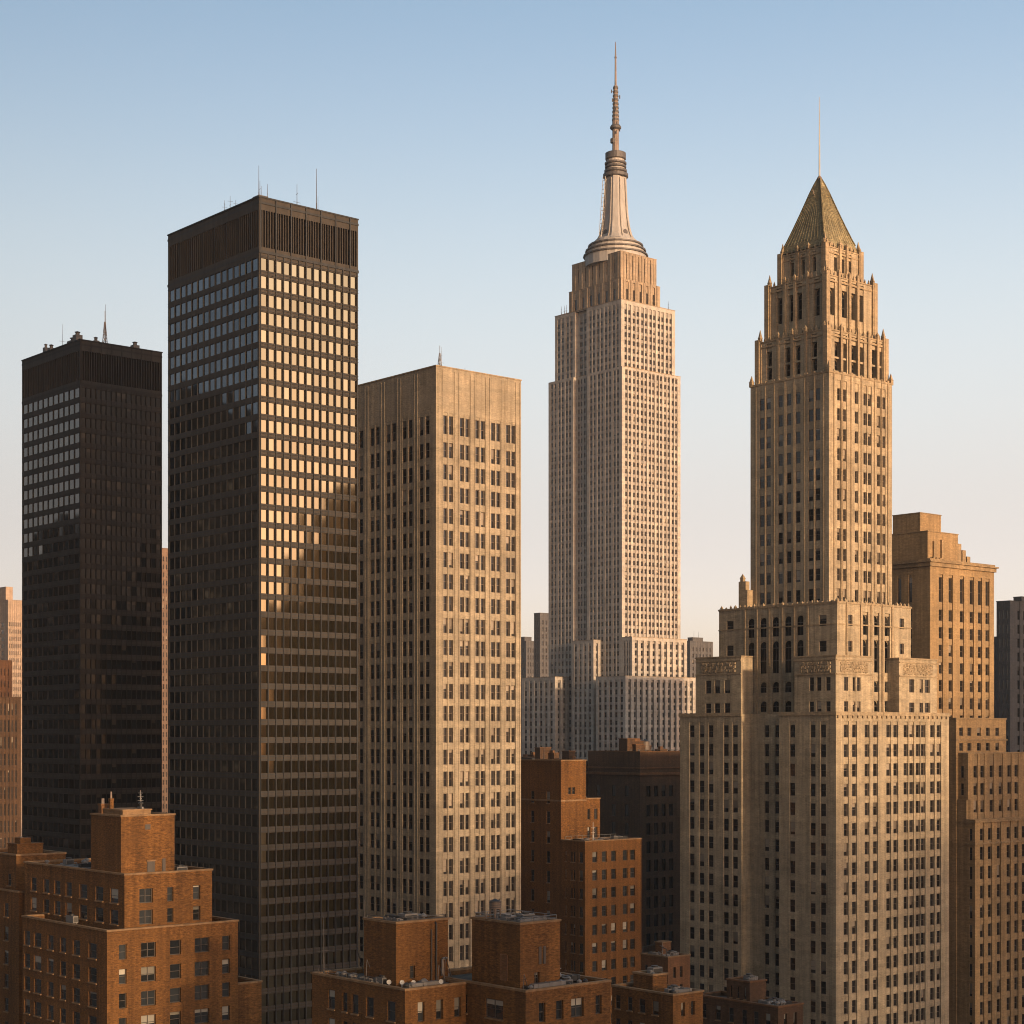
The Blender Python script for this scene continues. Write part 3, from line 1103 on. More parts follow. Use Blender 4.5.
# buttress fins up the crown
fb = MB()
for (a0, b0, L_c, W_c), zt_, zb_ in ((c1, B.z(279, aC, 12), zA), (c2, B.z(252, aC + 1, 14), B.z(279, aC, 12))):
    for i in range(6):
        s = 2.2 + (L_c - 4.4) * i / 5
        fb.box(a0 + s - .45, b0 - .3, zb_ - .3, a0 + s + .45, b0 - .002, zt_ + .15)
    for i in range(7):
        s = 2.2 + (W_c - 4.4) * i / 6
        fb.box(a0 - .14, b0 + s - .45, zb_ - .3, a0 - .002, b0 + s + .45, zt_ + .15)
fb.build('buttress', 'crown_stone', B.root)
# mast: stepped drum, tapering winged shaft, rings, antenna
mx, my = c2[0] + c2[2] / 2, c2[1] + c2[3] / 2
k_ = (615.6 - B.px(mx, my)) / (F / B.w(mx, my)[1])
mx += k_ * B.U.x
my += k_ * B.V.x
dm = B.w(mx, my)[1]
ppm = F / dm


def mz(y):
    return CAMZ + (HZ - y) / ppm


mb = MB()
zc2 = B.z(252, aC + 1, 14) - .6
prof = [(mz(268), 30), (mz(257.5), 30), (mz(257.4), 31), (mz(255.6), 31), (mz(255.5), 28), (mz(252.5), 28), (mz(252.4), 29), (mz(250.6), 29), (mz(250.5), 25.5), (mz(247.5), 25.5), (mz(247.4), 26.3), (mz(245.6), 26.3), (mz(245.5), 22.5), (mz(241), 20)]
mb.lathe(mx, my, [(z, r / ppm * 1.03) for z, r in prof], 24)
mb.build('drum', 'mast_metal', B.root)
for y_, r_ in ((256.6, 31.6), (251.6, 29.6), (246.6, 26.9)):
    mb = MB()
    mb.lathe(mx, my, [(mz(y_ + .9), r_ * 1.03 / ppm), (mz(y_ - .5), r_ * 1.03 / ppm)], 24)
    mb.build('ring', 'mast_dark', B.root)
mb = MB()
mb.square(mx, my, [(mz(y), r / ppm * .76) for y, r in ((243, 25), (240, 21), (236, 18.6), (228, 16.3), (216, 14.4), (200, 13.2), (186, 12.4), (176, 12))], 0, .34)
mb.build('mast_shaft', 'mast_metal', B.root)
mb = MB()
for (dx, dy) in ((1, 0), (-1, 0), (0, 1), (0, -1)):
    for off in (-2.2, 2.2):
        pr = [(243, 25.5), (240, 21.5), (236, 19), (228, 16.7), (216, 14.6), (200, 13.4), (186, 12.6), (180, 12.3)]
        rings = []
        for y, r in pr:
            h = r / ppm * .76 + .45
            o_ = off * r / 14
            if dx:
                q = [(mx + dx * h, my + o_ - .3, mz(y)), (mx + dx * h, my + o_ + .3, mz(y)), (mx + dx * (h - 1.2), my + o_ + .3, mz(y)), (mx + dx * (h - 1.2), my + o_ - .3, mz(y))]
            else:
                q = [(mx + o_ - .3, my + dy * h, mz(y)), (mx + o_ + .3, my + dy * h, mz(y)), (mx + o_ + .3, my + dy * (h - 1.2), mz(y)), (mx + o_ - .3, my + dy * (h - 1.2), mz(y))]
            rings.append(q)
        mb.loft(rings)
mb.build('mast_fin', 'grey_spandrel', B.root)
mb = MB()
for (dx, dy) in ((0, -1), (-1, 0), (1, 0), (0, 1)):   # dark round openings low on the shaft
    r0 = 17.2 / ppm * .76 + .1
    for ring in range(1):
        cx, cy = mx + dx * r0, my + dy * r0
        sx, sy = -dy, dx
        pts0 = [(cx + sx * 1.5 * math.cos(t) + dx * -.6, cy + sy * 1.5 * math.cos(t) + dy * -.6, mz(235) + 1.6 * math.sin(t)) for t in [i * math.pi / 6 for i in range(12)]]
        pts1 = [(p[0] + dx * 1.2, p[1] + dy * 1.2, p[2]) for p in pts0]
        mb.loft([pts0, pts1])
mb.build('opening', 'mast_dark', B.root)
mb = MB()
for (y0_, y1_, r) in ((178, 174, 12.2), (173, 170, 11), (168.5, 166, 10.4), (165, 162.5, 10.6), (160, 153, 10)):
    mb.lathe(mx, my, [(mz(y0_), r / ppm), (mz(y0_ - .6), r * 1.04 / ppm), (mz(y1_ + .6), r * 1.04 / ppm), (mz(y1_), r * .92 / ppm)], 20)
mb.build('ring', 'mast_dark', B.root)
mb = MB()
mb.lathe(mx, my, [(mz(177), 9.5 / ppm), (mz(153.5), 8.6 / ppm), (mz(153), 5 / ppm)], 16)
mb.build('mast_collar', 'mast_metal', B.root)
mb = MB()
mb.lathe(mx, my, [(mz(153), 3.4 / ppm), (mz(131), 3.3 / ppm), (mz(130), 3.4 / ppm), (mz(122), 3.4 / ppm), (mz(104), 2.4 / ppm), (mz(86), 2.1 / ppm), (mz(85.5), 1.1 / ppm), (mz(58), .8 / ppm), (mz(42), .35 / ppm)], 10)
mb.build('spire', 'mast_rust', B.root)
mb = MB()
for i in range(9):
    y = 88 + i * 4.0
    r = (2.6 + i * .13) / ppm
    mb.lathe(mx, my, [(mz(y + 1.0), r), (mz(y - 1.0), r)], 10)
mb.build('ring', 'mast_dark', B.root)
mb = MB()
mb.lathe(mx, my, [(mz(130), 4 / ppm), (mz(128.5), 5.6 / ppm), (mz(127), 5.6 / ppm), (mz(125), 4.2 / ppm)], 16)
mb.lathe(mx - 1.0, my + .6, [(mz(143), 3.2 / ppm), (mz(139), 3.2 / ppm)], 10)
mb.lathe(mx, my, [(mz(58), 1.3 / ppm), (mz(57), 1.3 / ppm)], 8)
mb.build('ring', 'mast_dark', B.root)
mb = MB()
r_ = random.Random(11)
for i in range(14):
    y = 92 + i * 4.6
    an = r_.uniform(0, 6.28)
    l = r_.uniform(3.6, 5.2) / ppm
    z = mz(y)
    mb.tube((mx, my, z), (mx + l * math.cos(an), my + l * math.sin(an), z), .14, 5)
    mb.box(mx + l * math.cos(an) - .2, my + l * math.sin(an) - .2, z - .9, mx + l * math.cos(an) + .2, my + l * math.sin(an) + .2, z + .9)
mb.build('mast_bracket', 'mast_dark', B.root)
# access ladder frame up the shaded side of the mast
mb = MB()
for s_ in (-.9, .9):
    mb.tube((mx - 18 / ppm, my + 2 + s_, mz(243)), (mx - 12.2 / ppm, my + 2 + s_, mz(178)), .16, 5)
for i in range(16):
    t = i / 15
    xx = mx - (18 - 5.8 * t) / ppm
    zz = mz(243 - 65 * t)
    mb.tube((xx, my + 1.1, zz), (xx, my + 2.9, zz), .12, 4)
    mb.tube((xx, my + 2, zz), (xx + 2.4, my + 2, zz - .6), .1, 4)
mb.build('ladder', 'white_paint', B.root)
# little aerials on the setback
for (a, b_) in ((aA + 1, bA + WA - 4), (aA + 1.4, bA + WA - 6), (aA + 1, bA + WA - 8), (aA + LA - 3, bA + 2), (c1[0] + 1, c1[1] + c1[3] - 2)):
    antenna(B.roofs[1], a, b_, zA - .5, 5.5, .12, 2, 'mast_dark')


# lower setbacks
def block(a, b, L, W, ytop, nR, nL, z0=0):
    zt_ = B.z(ytop, a, b)
    rw = B.rows(ytop + 5.5, 7.62, 5.2, 30, a, b)
    k2 = dict(rows=rw, style='far', sr=.8, wr=.3, hi=zt_ - 1.6, smat=1)
    B.tier(a, b, L, W, z0, zt_, R=dict(cols=strip_cols(L, nR, 1.0, .5, False), **k2), Lf=dict(cols=strip_cols(W, nL, .9, .5, False), **k2), par=.7)


b1 = next(-b / 100 for b in range(0, 3000) if B.px(.05, -b / 100) >= 632)
block(.05, b1, B.lx(687, b1) - .05, -b1 - .01, 637, 9, 3)
b2 = b1 - 7
a2 = B.lx(625.5, b2)
block(a2, b2, B.lx(695.5, b2) - a2, B.ly(596, a2) - b2, 676, 12, 5)
a3 = -5.0
b3 = B.ly(593.5, a3)
block(a3, b3, 5 - .01, B.ly(572, a3) - b3, 640, 1, 4)
a4 = -10.0
b4 = B.ly(555, a4)
block(a4, b4, 10 - .01, B.ly(522, a4) - b4, 677, 2, 6)
ESB = B

# ================================================================== ornate stepped tower with pyramid roof
B = Bld('ornate_tower', 'ornate tan stepped stone tower with pinnacles, pyramid roof and needle', 'tower', 836, 400, ['limestone', 'limestone_trim'], 'limestone_trim')
L0, W0 = B.lx(949), B.ly(680)
zb0 = B.z(713)
yr1, yr2 = B.ly(779), B.ly(741.5)      # light court in the left face
RD = 3.2
rows0 = B.rows(724.5, 19.9, 13, 22)
k0 = dict(rows=rows0, style='sash', sr=.22, wr=.3, hi=B.z(721), smat=0)
fR = (.085, .155, .262, .335, .45, .512, .603, .655, .713, .76, .845, .905)
B.facade(R_(0, 0), L0, 0, zb0, B.cols(L0, fR, .042), **k0)
B.facade(L_(0, yr1), yr1, 0, zb0, B.cols(yr1, (.24, .6, .78), .095), **k0)
B.facade(L_(RD, yr2), yr2 - yr1, 0, zb0, B.cols(yr2 - yr1, (.44, .72, .93), .12), **k0)
B.facade(L_(0, W0), W0 - yr2, 0, zb0, B.cols(W0 - yr2, (.2, .36, .51, .755, .9), .082), **k0)
B.facade(R_(0, yr2), RD, 0, zb0)
B.facade(B_(RD, yr1), RD, 0, zb0)
B.facade(B_(L0, W0), L0, 0, zb0, B.cols(L0, (.1, .2, .35, .45, .6, .7, .85), .045), **k0)
B.facade(E_(L0, 0), W0, 0, zb0, B.cols(W0, (.1, .2, .35, .45, .6, .7, .85), .045), **k0)
B.occ(0, 0, L0, yr1, 0, zb0)
B.occ(RD, yr1, L0 - RD, yr2 - yr1, 0, zb0)
B.occ(0, yr2, L0, W0 - yr2, 0, zb0)
t_ = B.trim


def ring_trim(a, b, L, W, z0, z1, e):
    B.band(a, b, L, W, z0, z1, e)


rb = MB()
rb.face([(.3, .3, zb0 - .5), (L0 - .3, .3, zb0 - .5), (L0 - .3, yr1 - .01, zb0 - .5), (.3, yr1 - .01, zb0 - .5)])
rb.face([(.3, yr2 + .01, zb0 - .5), (L0 - .3, yr2 + .01, zb0 - .5), (L0 - .3, W0 - .3, zb0 - .5), (.3, W0 - .3, zb0 - .5)])
rb.face([(RD, yr1 - .01, zb0 - .5), (L0 - .3, yr1 - .01, zb0 - .5), (L0 - .3, yr2 + .01, zb0 - .5), (RD, yr2 + .01, zb0 - .5)])
rb.build('roof', 'gravel', B.root)
# coping along the visible edges
t_.box(-.25, -.25, zb0 - .5, L0 + .25, -.003, zb0 + .35)
t_.box(-.25, -.003, zb0 - .5, -.003, yr1, zb0 + .35)
tw = MB()
tw.box(-.25, yr2, zb0 - .5, -.003, W0 + .25, zb0 + .35)
tw.build('coping', 'limestone_trim', B.root)
for i in range(24):
    t_.box(L0 * (i + .2) / 24, -.4, zb0 - 1.1, L0 * (i + .55) / 24, -.003, zb0 - .5)

# second stage: three corner blocks and a set-back core
zt2 = B.z(656)
r2 = [(B.z(690.5), B.z(676.5)), (B.z(711.5), B.z(701))]
e0 = .35
cb_L, cb_W = B.lx(872, e0) - e0, B.ly(794.5, e0) - e0
kk = dict(rows=r2, style='sash', sr=.0, wr=.35)
cornerL = dict(cols=B.cols(cb_W, (.42, .60, .82), .11), **kk)
B.tier(e0, e0, cb_L, cb_W, zb0 - .5, zt2, R=dict(cols=B.cols(cb_L, (.28, .5, .63), [.11, .075, .1]), **kk), Lf=cornerL, par=.8, cop=.35)
a5 = B.lx(899, e0)
rb_L = B.lx(937, e0) - a5
B.tier(a5, e0, rb_L, 9, zb0 - .5, B.z(656), R=dict(cols=B.cols(rb_L, (.33, .58, .74), [.13, .09, .13]), **kk), Lf=None, par=.8, cop=.35)
y5 = B.ly(741, e0)
lb_W = B.ly(696, e0) - y5
B.tier(e0, y5, 10, lb_W, zb0 - .5, B.z(657, e0, y5), R=None, Lf=dict(cols=B.cols(lb_W, (.28, .48, .70), .12), rows=r2, style='sash', wr=.35), par=.8, cop=.35)
# friezes near the tops of the blocks
rnd = random.Random(3)
for (fr, T, zt_) in ((R_(e0, e0), cb_L, zt2), (L_(e0, e0 + cb_W), cb_W, zt2), (R_(a5, e0), rb_L, zt2), (L_(e0, y5 + lb_W), lb_W, B.z(657, e0, y5))):
    fz = MB()
    n = int(T / .55)
    for i in range(n):
        for j in range(3):
            s = T * (.12 + .76 * (i + .5) / n)
            z = zt_ - 1.5 - .85 * j + rnd.uniform(-.12, .12)
            w, h = .2 + rnd.random() * .12, .22 + rnd.random() * .18
            pts = [P(fr, s - w, 0, .002), P(fr, s + w, 0, .002), P(fr, s + w * .6, 0, .16 + rnd.random() * .12), P(fr, s - w * .6, 0, .16 + rnd.random() * .12)]
            fz.loft([[(p[0], p[1], z - h) for p in pts], [(p[0], p[1], z + h) for p in pts]])
    for zz in (zt_ - .75, zt_ - 4.0):
        pts = [P(fr, 0, 0, .002), P(fr, T, 0, .002), P(fr, T, 0, .22), P(fr, 0, 0, .22)]
        fz.loft([[(p[0], p[1], zz - .14) for p in pts], [(p[0], p[1], zz + .14) for p in pts]])
    fz.build('frieze', 'limestone_trim', B.root)


def find_b(px_c, a):
    return next(b / 100 for b in range(0, 4000) if B.px(a, b / 100) <= px_c)


# third stage
a6 = 4.6
b6 = find_b(837.2, a6) if B.px(a6, 0) > 837.2 else 1.2
L6, W6 = B.lx(911, b6) - a6, B.ly(719, a6) - b6
zt3 = B.z(603, a6, b6)
two = [(B.z(651, a6, b6), B.z(640, a6, b6)), (B.z(625, a6, b6), B.z(614, a6, b6))]
tall = [(B.z(671, a6, b6), B.z(638, a6, b6)), (B.z(633, a6, b6), B.z(613, a6, b6))]
low = [(B.z(691, a6, b6), B.z(680, a6, b6)), (B.z(711, a6, b6), B.z(700, a6, b6))]
z0_ = zb0 - .5


def stage3(fr, T, sides, mids, wmid):
    cur = 0.0
    m0, m1 = (min(mids) - .06) * T, (max(mids) + .06) * T
    sub = dict(fr)

    def shift(s):
        q = dict(fr)
        q['o'] = (fr['o'][0] + fr['d'][0] * s, fr['o'][1] + fr['d'][1] * s)
        return q
    B.facade(shift(0), m0, z0_, zt3, [((f - .03) * T, (f + .03) * T) for f in sides if f * T < m0], two, 'sash', wr=.35)
    B.facade(shift(m0), m1 - m0, z0_, zt3, [((f - wmid / 2) * T - m0, (f + wmid / 2) * T - m0) for f in mids], tall + low, 'arch', sr=.35, wr=.4, hi=zt3 - 1.6)
    B.facade(shift(m1), T - m1, z0_, zt3, [((f - .03) * T - m1, (f + .03) * T - m1) for f in sides if f * T > m1], two, 'sash', wr=.35)


stage3(R_(a6, b6), L6, (.17, .87), (.375, .525, .67), .07)
stage3(L_(a6, b6 + W6), W6, (.10, .885), (.285, .39, .495, .60, .70), .055)
B.facade(B_(a6 + L6, b6 + W6), L6, z0_, zt3)
B.facade(E_(a6 + L6, b6), W6, z0_, zt3)
B.occ(a6, b6, L6, W6, z0_, zt3)
B.cap(a6, b6, L6, W6, zt3, .6, .35)
ring_trim(a6, b6, L6, W6, zt3 - 4.9, zt3 - 4.6, .12)
# cresting along its parapet
orn = MB()
rnd = random.Random(5)


def orn_done(nm='ornament'):
    global orn
    if orn.f:
        orn.build(nm, 'limestone_trim', B.root)
    orn = MB()


def spike(x, y, z, w, h):
    q = MB()
    q.box(x - w / 2, y - w / 2, z, x + w / 2, y + w / 2, z + h * .4)
    q.loft([[(x + sx * k, y + sy * k, z + zz * h) for sx, sy in ((-1, -1), (1, -1), (1, 1), (-1, 1))] for zz, k in ((.4, w * .5), (.44, w * .56), (.48, w * .42), (1, .04))])
    q.build('pinnacle', 'limestone_trim', B.root)


def cresting(a, b, L, W, z, step, hmin, hmax, w=.5):
    for i in range(int(L / step) + 1):
        pinnacle(orn, a + min(L, i * step), b + .1, z, w * rnd.uniform(.7, 1.2), rnd.uniform(hmin, hmax))
    for i in range(int(W / step) + 1):
        pinnacle(orn, a + .1, b + min(W, i * step), z, w * rnd.uniform(.7, 1.2), rnd.uniform(hmin, hmax))


cresting(a6, b6, L6, W6, zt3 + .2, 1.5, .5, 1.2)
orn.box(a6 - .1, b6 - .1, zt3 + .15, a6 + L6, b6 + .3, zt3 + .5)
orn.box(a6 - .1, b6 + .3, zt3 + .15, a6 + .3, b6 + W6, zt3 + .5)
orn_done('cresting')
# corner turret at the left end
tyy = B.ly(745, a6 + 1.5)
orn.box(a6 + .8, tyy - 1.4, zt3, a6 + 3.6, tyy + 1.4, B.z(590, a6, tyy))
orn.box(a6 + 1.3, tyy - .4, zt3, a6 + 2.7, tyy + 1.9, B.z(581, a6, tyy))
pinnacle(orn, a6 + 1.8, tyy + 1.0, B.z(582, a6, tyy), .9, 2.2)
orn_done('turret')
# third-stage piers
for f in (.12, .31, .45, .60, .735):
    pts = R_(a6, b6)
    s = f * L6
    orn.box(a6 + s - .3, b6 - .3, z0_, a6 + s + .3, b6 - .002, zt3 + .4)
for f in (.23, .335, .44, .55, .65, .76):
    s = W6 * (1 - f)
    orn.box(a6 - .12, b6 + s - .3, z0_, a6 - .002, b6 + s + .3, zt3 + .4)

orn_done('pier')
# shaft
a7 = 7.4
b7 = find_b(829, a7)
L7, W7 = B.lx(892, b7) - a7, B.ly(750.5, a7) - b7
zt7 = B.z(372, a7, b7)
rows7 = [r for r in B.rows(386, 20.15, 12.2, 11, a7, b7)]
k7 = dict(rows=rows7, style='sash', sr=.2, wr=.3, hi=B.z(378, a7, b7), smat=0)
cR7 = B.cols(L7, (.155, .245, .43, .567, .64, .785, .865), .058)
cL7 = B.cols(W7, (.15, .235, .39, .50, .615, .775, .86), .062)
B.tier(a7, b7, L7, W7, zt3 - .6, zt7, R=dict(cols=cR7, **k7), Lf=dict(cols=cL7, **k7), Bk=dict(cols=cR7, **k7), Ef=dict(cols=cL7, **k7), par=.6, cop=.3)
for f in (.075, .2, .34, .5, .71, .825, .93):
    orn.box(a7 + f * L7 - .16, b7 - .22, zt3 - .3, a7 + f * L7 + .16, b7 - .002, zt7 + .9)
for f in (.07, .193, .31, .445, .56, .695, .818, .93):
    s = W7 * (1 - f)
    orn.box(a7 - .08, b7 + s - .16, zt3 - .3, a7 - .002, b7 + s + .16, zt7 + .9)


orn_done('pier')


def upper(px_l, px_c, px_r, a, y_top, z0, R, Lw, rows, step, style='arch', par=.5, wv=(.1, .085)):
    b = find_b(px_c, a)
    L, W = B.lx(px_r, b) - a, B.ly(px_l, a) - b
    zt = B.z(y_top, a, b)
    rw = [(B.z(q, a, b), B.z(p, a, b)) for p, q in rows]
    kq = dict(rows=rw, style=style, sr=.3, wr=.8, hi=zt - .5, deep=True)
    cr, cl = B.cols(L, R, wv[0]), B.cols(W, Lw, wv[1])
    B.tier(a, b, L, W, z0, zt, R=dict(cols=cr, **kq), Lf=dict(cols=cl, **kq), Bk=dict(cols=cr, **kq), Ef=dict(cols=cl, **kq), par=par, cop=.3)
    # piers that break the parapet with little spikes
    n = len(R) + 1
    edges = [0.03] + [(p + q) / 2 for p, q in zip(R[:-1], R[1:])] + [.97]
    for f in edges:
        orn.box(a + f * L - .38, b - .42, z0, a + f * L + .38, b - .002, zt + .5)
        pinnacle(orn, a + f * L, b - .1, zt + .5, .6, 1.6)
    edges = [0.03] + [(p + q) / 2 for p, q in zip(Lw[:-1], Lw[1:])] + [.97]
    for f in edges:
        s = W * (1 - f)
        orn.box(a - .2, b + s - .38, z0, a - .002, b + s + .38, zt + .5)
        pinnacle(orn, a - .1, b + s, zt + .5, .6, 1.6)
    for (ca, cb_) in ((a, b), (a + L, b), (a, b + W)):
        orn.box(ca - .55, cb_ - .55, z0, ca + .75, cb_ + .75, zt + .9)
    for i in range(int(L / 1.5) + 1):
        q = a + .4 + (L - .8) * i / int(L / 1.5)
        orn.loft([[(q + sx * k, b + .2 + sy * k, zt + hh) for sx, sy in ((-1, -1), (1, -1), (1, 1), (-1, 1))] for hh, k in ((.2, .2), (.7, .2), (1.5, .03))])
    for i in range(int(W / 1.5) + 1):
        q = b + .4 + (W - .8) * i / int(W / 1.5)
        orn.loft([[(a + .2 + sx * k, q + sy * k, zt + hh) for sx, sy in ((-1, -1), (1, -1), (1, 1), (-1, 1))] for hh, k in ((.2, .2), (.7, .2), (1.5, .03))])
    for (qa, qb) in ((a, b), (a + L, b), (a, b + W), (a + L, b + W)):
        spike(qa + (.3 if qa == a else -.3), qb + (.3 if qb == b else -.3), zt, .8, 3.4)
    B.band(a, b, L, W, z0 + .9, z0 + 1.3, .2)
    orn_done('pier')
    return a, b, L, W, zt


u1 = upper(758.5, 826.8, 885, a7 + 1.0, 329, zt7 - .6, (.18, .29, .46, .58, .82, .9), (.16, .43, .58, .82), [(339, 354), (356, 368)], 2)
u2 = upper(768, 826.3, 874, u1[0] + 1.6, 274.5, u1[4] - .5, (.12, .38, .56, .72), (.2, .40, .54, .84), [(286, 313)], 2, wv=(.115, .1))
u3 = upper(781, 825.3, 860, u2[0] + 2.4, 246, u2[4] - .5, (.3, .5, .7), (.25, .5, .75), [(254, 268)], 2)
# moulded band under each parapet
for (a, b, L, W, zt) in (u1, u2, u3):
    B.band(a, b, L, W, zt - 1.3, zt - .9, .16)
# shaft-top corner pinnacles
for (qa, qb) in ((a7, b7), (a7 + L7, b7), (a7, b7 + W7)):
    spike(qa + (.2 if qa == a7 else -.2), qb + (.2 if qb == b7 else -.2), zt7, .9, 2.8)
cresting(a7, b7, L7, W7, zt7 + .2, 2.2, .4, .9, .4)
orn.box(a7 - .1, b7 - .1, zt7 + .15, a7 + L7, b7 + .3, zt7 + .45)
orn.box(a7 - .1, b7 + .3, zt7 + .15, a7 + .3, b7 + W7, zt7 + .45)
orn_done('cresting')
# small gabled dormers round the foot of the roof
a, b, L, W, zt = u3


def dormer(x, y, w, d, h):
    q = MB()
    q.box(x - w / 2, y - d / 2, zt - .4, x + w / 2, y + d / 2, zt + h)
    ax = w > d
    r0 = [(x - w / 2 - .1, y - d / 2 - .1, zt + h), (x + w / 2 + .1, y - d / 2 - .1, zt + h), (x + w / 2 + .1, y + d / 2 + .1, zt + h), (x - w / 2 - .1, y + d / 2 + .1, zt + h)]
    if ax:
        r1 = [(x - .05, y - d / 2 - .1, zt + h + .9), (x + .05, y - d / 2 - .1, zt + h + .9), (x + .05, y + d / 2 + .1, zt + h + .9), (x - .05, y + d / 2 + .1, zt + h + .9)]
    else:
        r1 = [(x - w / 2 - .1, y - .05, zt + h + .9), (x + w / 2 + .1, y - .05, zt + h + .9), (x + w / 2 + .1, y + .05, zt + h + .9), (x - w / 2 - .1, y + .05, zt + h + .9)]
    q.loft([r0, r1])
    q.build('dormer', 'limestone_trim', B.root)


for f in (.22, .5, .78):
    dormer(a + f * L, b + 1.0, 1.5, 1.1, 1.3 if f == .5 else .8)
    dormer(a + 1.0, b + f * W, 1.1, 1.5, 1.3 if f == .5 else .8)
# pyramid roof with standing ribs
a, b, L, W, zt = u3
cx, cy = a + L / 2, b + W / 2
kx = (819.5 - B.px(cx, cy)) / (F / B.w(cx, cy)[1])
cx += kx * B.U.x
cy += kx * B.V.x
dp = B.w(cx, cy)[1] / F


def pz(y):
    return CAMZ + (HZ - y) * dp


prof = [(254, .97), (247, .9), (241, .815), (228, .65), (216, .505), (204, .365), (194, .25), (185, .135), (178, .03)]
pr = MB()
rings = []
for y, k in prof:
    rings.append([(cx + L / 2 * k, cy - W / 2 * k, pz(y)), (cx + L / 2 * k, cy + W / 2 * k, pz(y)), (cx - L / 2 * k, cy + W / 2 * k, pz(y)), (cx - L / 2 * k, cy - W / 2 * k, pz(y))])
pr.loft(rings)
py = pr.build('pyramid_roof', 'copper_roof', B.root)
pr = MB()
for side in range(4):
    for i in range(13):
        f = -1 + 2 * i / 12
        for (ya, ka), (yb, kb) in zip(prof[1:-1], prof[2:]):
            fa = f
            if side % 2 == 0:
                sg = -1 if side == 0 else 1
                p = (cx + L / 2 * ka * fa, cy + sg * W / 2 * ka, pz(ya))
                q = (cx + L / 2 * kb * fa, cy + sg * W / 2 * kb, pz(yb))
            else:
                sg = -1 if side == 1 else 1
                p = (cx + sg * L / 2 * ka, cy + W / 2 * ka * fa, pz(ya))
                q = (cx + sg * L / 2 * kb, cy + W / 2 * kb * fa, pz(yb))
            pr.tube(p, q, .24 if abs(f) == 1 else .1, 4)
pr.build('rib', 'copper_roof', py)
pr = MB()
pr.lathe(cx, cy, [(pz(180), .5), (pz(178), .6), (pz(176), .25)], 10)
pr.tube((cx - L * .15, cy, pz(197)), (cx - L * .2, cy, pz(192)), .12)
pr.box(cx + L * .19, cy - .5, pz(199), cx + L * .24, cy + .4, pz(193))
pr.build('finial', 'mast_rust', py)
pr = MB()
pr.lathe(cx, cy, [(pz(177), .22), (pz(140), .16), (pz(97), .05)], 8)
pr.build('needle', 'steel', B.root)
DECO = B

# ================================================================== tan tower behind on the right
B = Bld('tan_tower', 'tan brick tower with heavy cornice and blocky rooftop, behind the ornate stepped tower', 'tower', 930, 480, ['tan_brick', 'tan_trim'], 'tan_trim')
L, W = B.lx(994), B.ly(870)
zt = B.z(560)
kq = dict(style='sash', sr=.3, wr=.3, smat=1)
rw = [(B.z(601), B.z(576))] + B.rows(608.5, 17.75, 11.5, 8)
B.tier(0, 0, L, W, 0, zt, R=dict(cols=B.cols(L, (.165, .315, .49, .645, .775, .895), .065), rows=rw, hi=B.z(573), **kq),
       Lf=dict(cols=B.cols(W, (.15, .3, .5, .68), .06), rows=rw, hi=B.z(573), **kq), par=.8, cop=.5)
B.band(0, 0, L, W, zt - .5, zt - .1, 1.0)
B.band(0, 0, L, W, zt - 1.6, zt - .5, .5)
ap = MB()
ap.lathe(0, 0, [(0, 1), (1, 1)], 3)
# rooftop blocks
zc0 = zt - .8
pa, pb = 2.0, 3.0
B.tier(pa - 1, pb - 1.5, B.lx(958, pb - 1.5) - pa + 1, W - 8, zc0, B.z(532, pa, pb), par=.5)
pb2 = 9
pa2 = B.lx(920, pb2)
B.tier(pa2, pb2, B.lx(941, pb2) - pa2, W - pb2 - 2, zc0, B.z(513, pa2, pb2), par=.5)
st = MB()
for i in range(4):
    s0 = B.lx(958 + i * 4.5, 1.5)
    st.box(s0, 1.5, zc0, s0 + 1.6, 4, B.z(541 + i * 6, 5, 1.5))
for i in range(9):
    st.box(pa + i * 1.5, .3, zc0, pa + i * 1.5 + .8, .9, zc0 + 1.9 - .12 * i)
st.box(3.2, pb - 2.0, zc0, 4.4, pb - 1.52, B.z(541, pa, pb))
st.box(6.8, pb - 2.0, zc0, 8.0, pb - 1.52, B.z(539, pa, pb))
st.build('rooftop_ornament', 'tan_trim', B.root)
# stepped lower blocks in front
b2 = next(-q / 20 for q in range(0, 2000) if B.px(1.0, -q / 20) >= 956)
zl2 = B.z(719, 1, b2)
Lq = B.lx(1006, b2) - 1
B.tier(1.0, b2, Lq, -b2 - .01, 0, zl2, R=dict(cols=B.cols(Lq, (.1, .26, .45, .63, .82), .075), rows=[(B.z(736, 1, b2), B.z(727.5, 1, b2)), (B.z(751, 1, b2), B.z(743, 1, b2))], style='sash', wr=.3), par=.7, cop=.35)
B.band(1.0, b2, Lq, -b2 - .3, B.z(740, 1, b2) - .2, B.z(740, 1, b2) + .2, .3)
b3 = next(-q / 20 for q in range(0, 2000) if B.px(2.0, -q / 20) >= 968)
Lq3 = B.lx(1062, b3) - 2
zl3 = B.z(754, 2, b3)
B.tier(2.0, b3, Lq3, b2 - b3 - .01, 0, zl3, R=dict(cols=B.cols(Lq3, (.075, .145, .24, .335, .425, .5, .6, .7, .8, .9), .042), rows=B.rows(766, 17.5, 12, 3, 2, b3), style='sash', sr=.2, wr=.3, smat=1),
       Lf=dict(cols=B.cols(b2 - b3, (.4,), .3), rows=B.rows(766, 17.5, 12, 3, 2, b3), style='sash', wr=.3), par=.7, cop=.35)
a4 = 1.2
b4 = next(-q / 20 for q in range(0, 2400) if B.px(a4, -q / 20) >= 975)
Lq4 = B.lx(1070, b4) - a4
zl4 = B.z(821, a4, b4)
wl4 = B.ly(951, a4) - b4
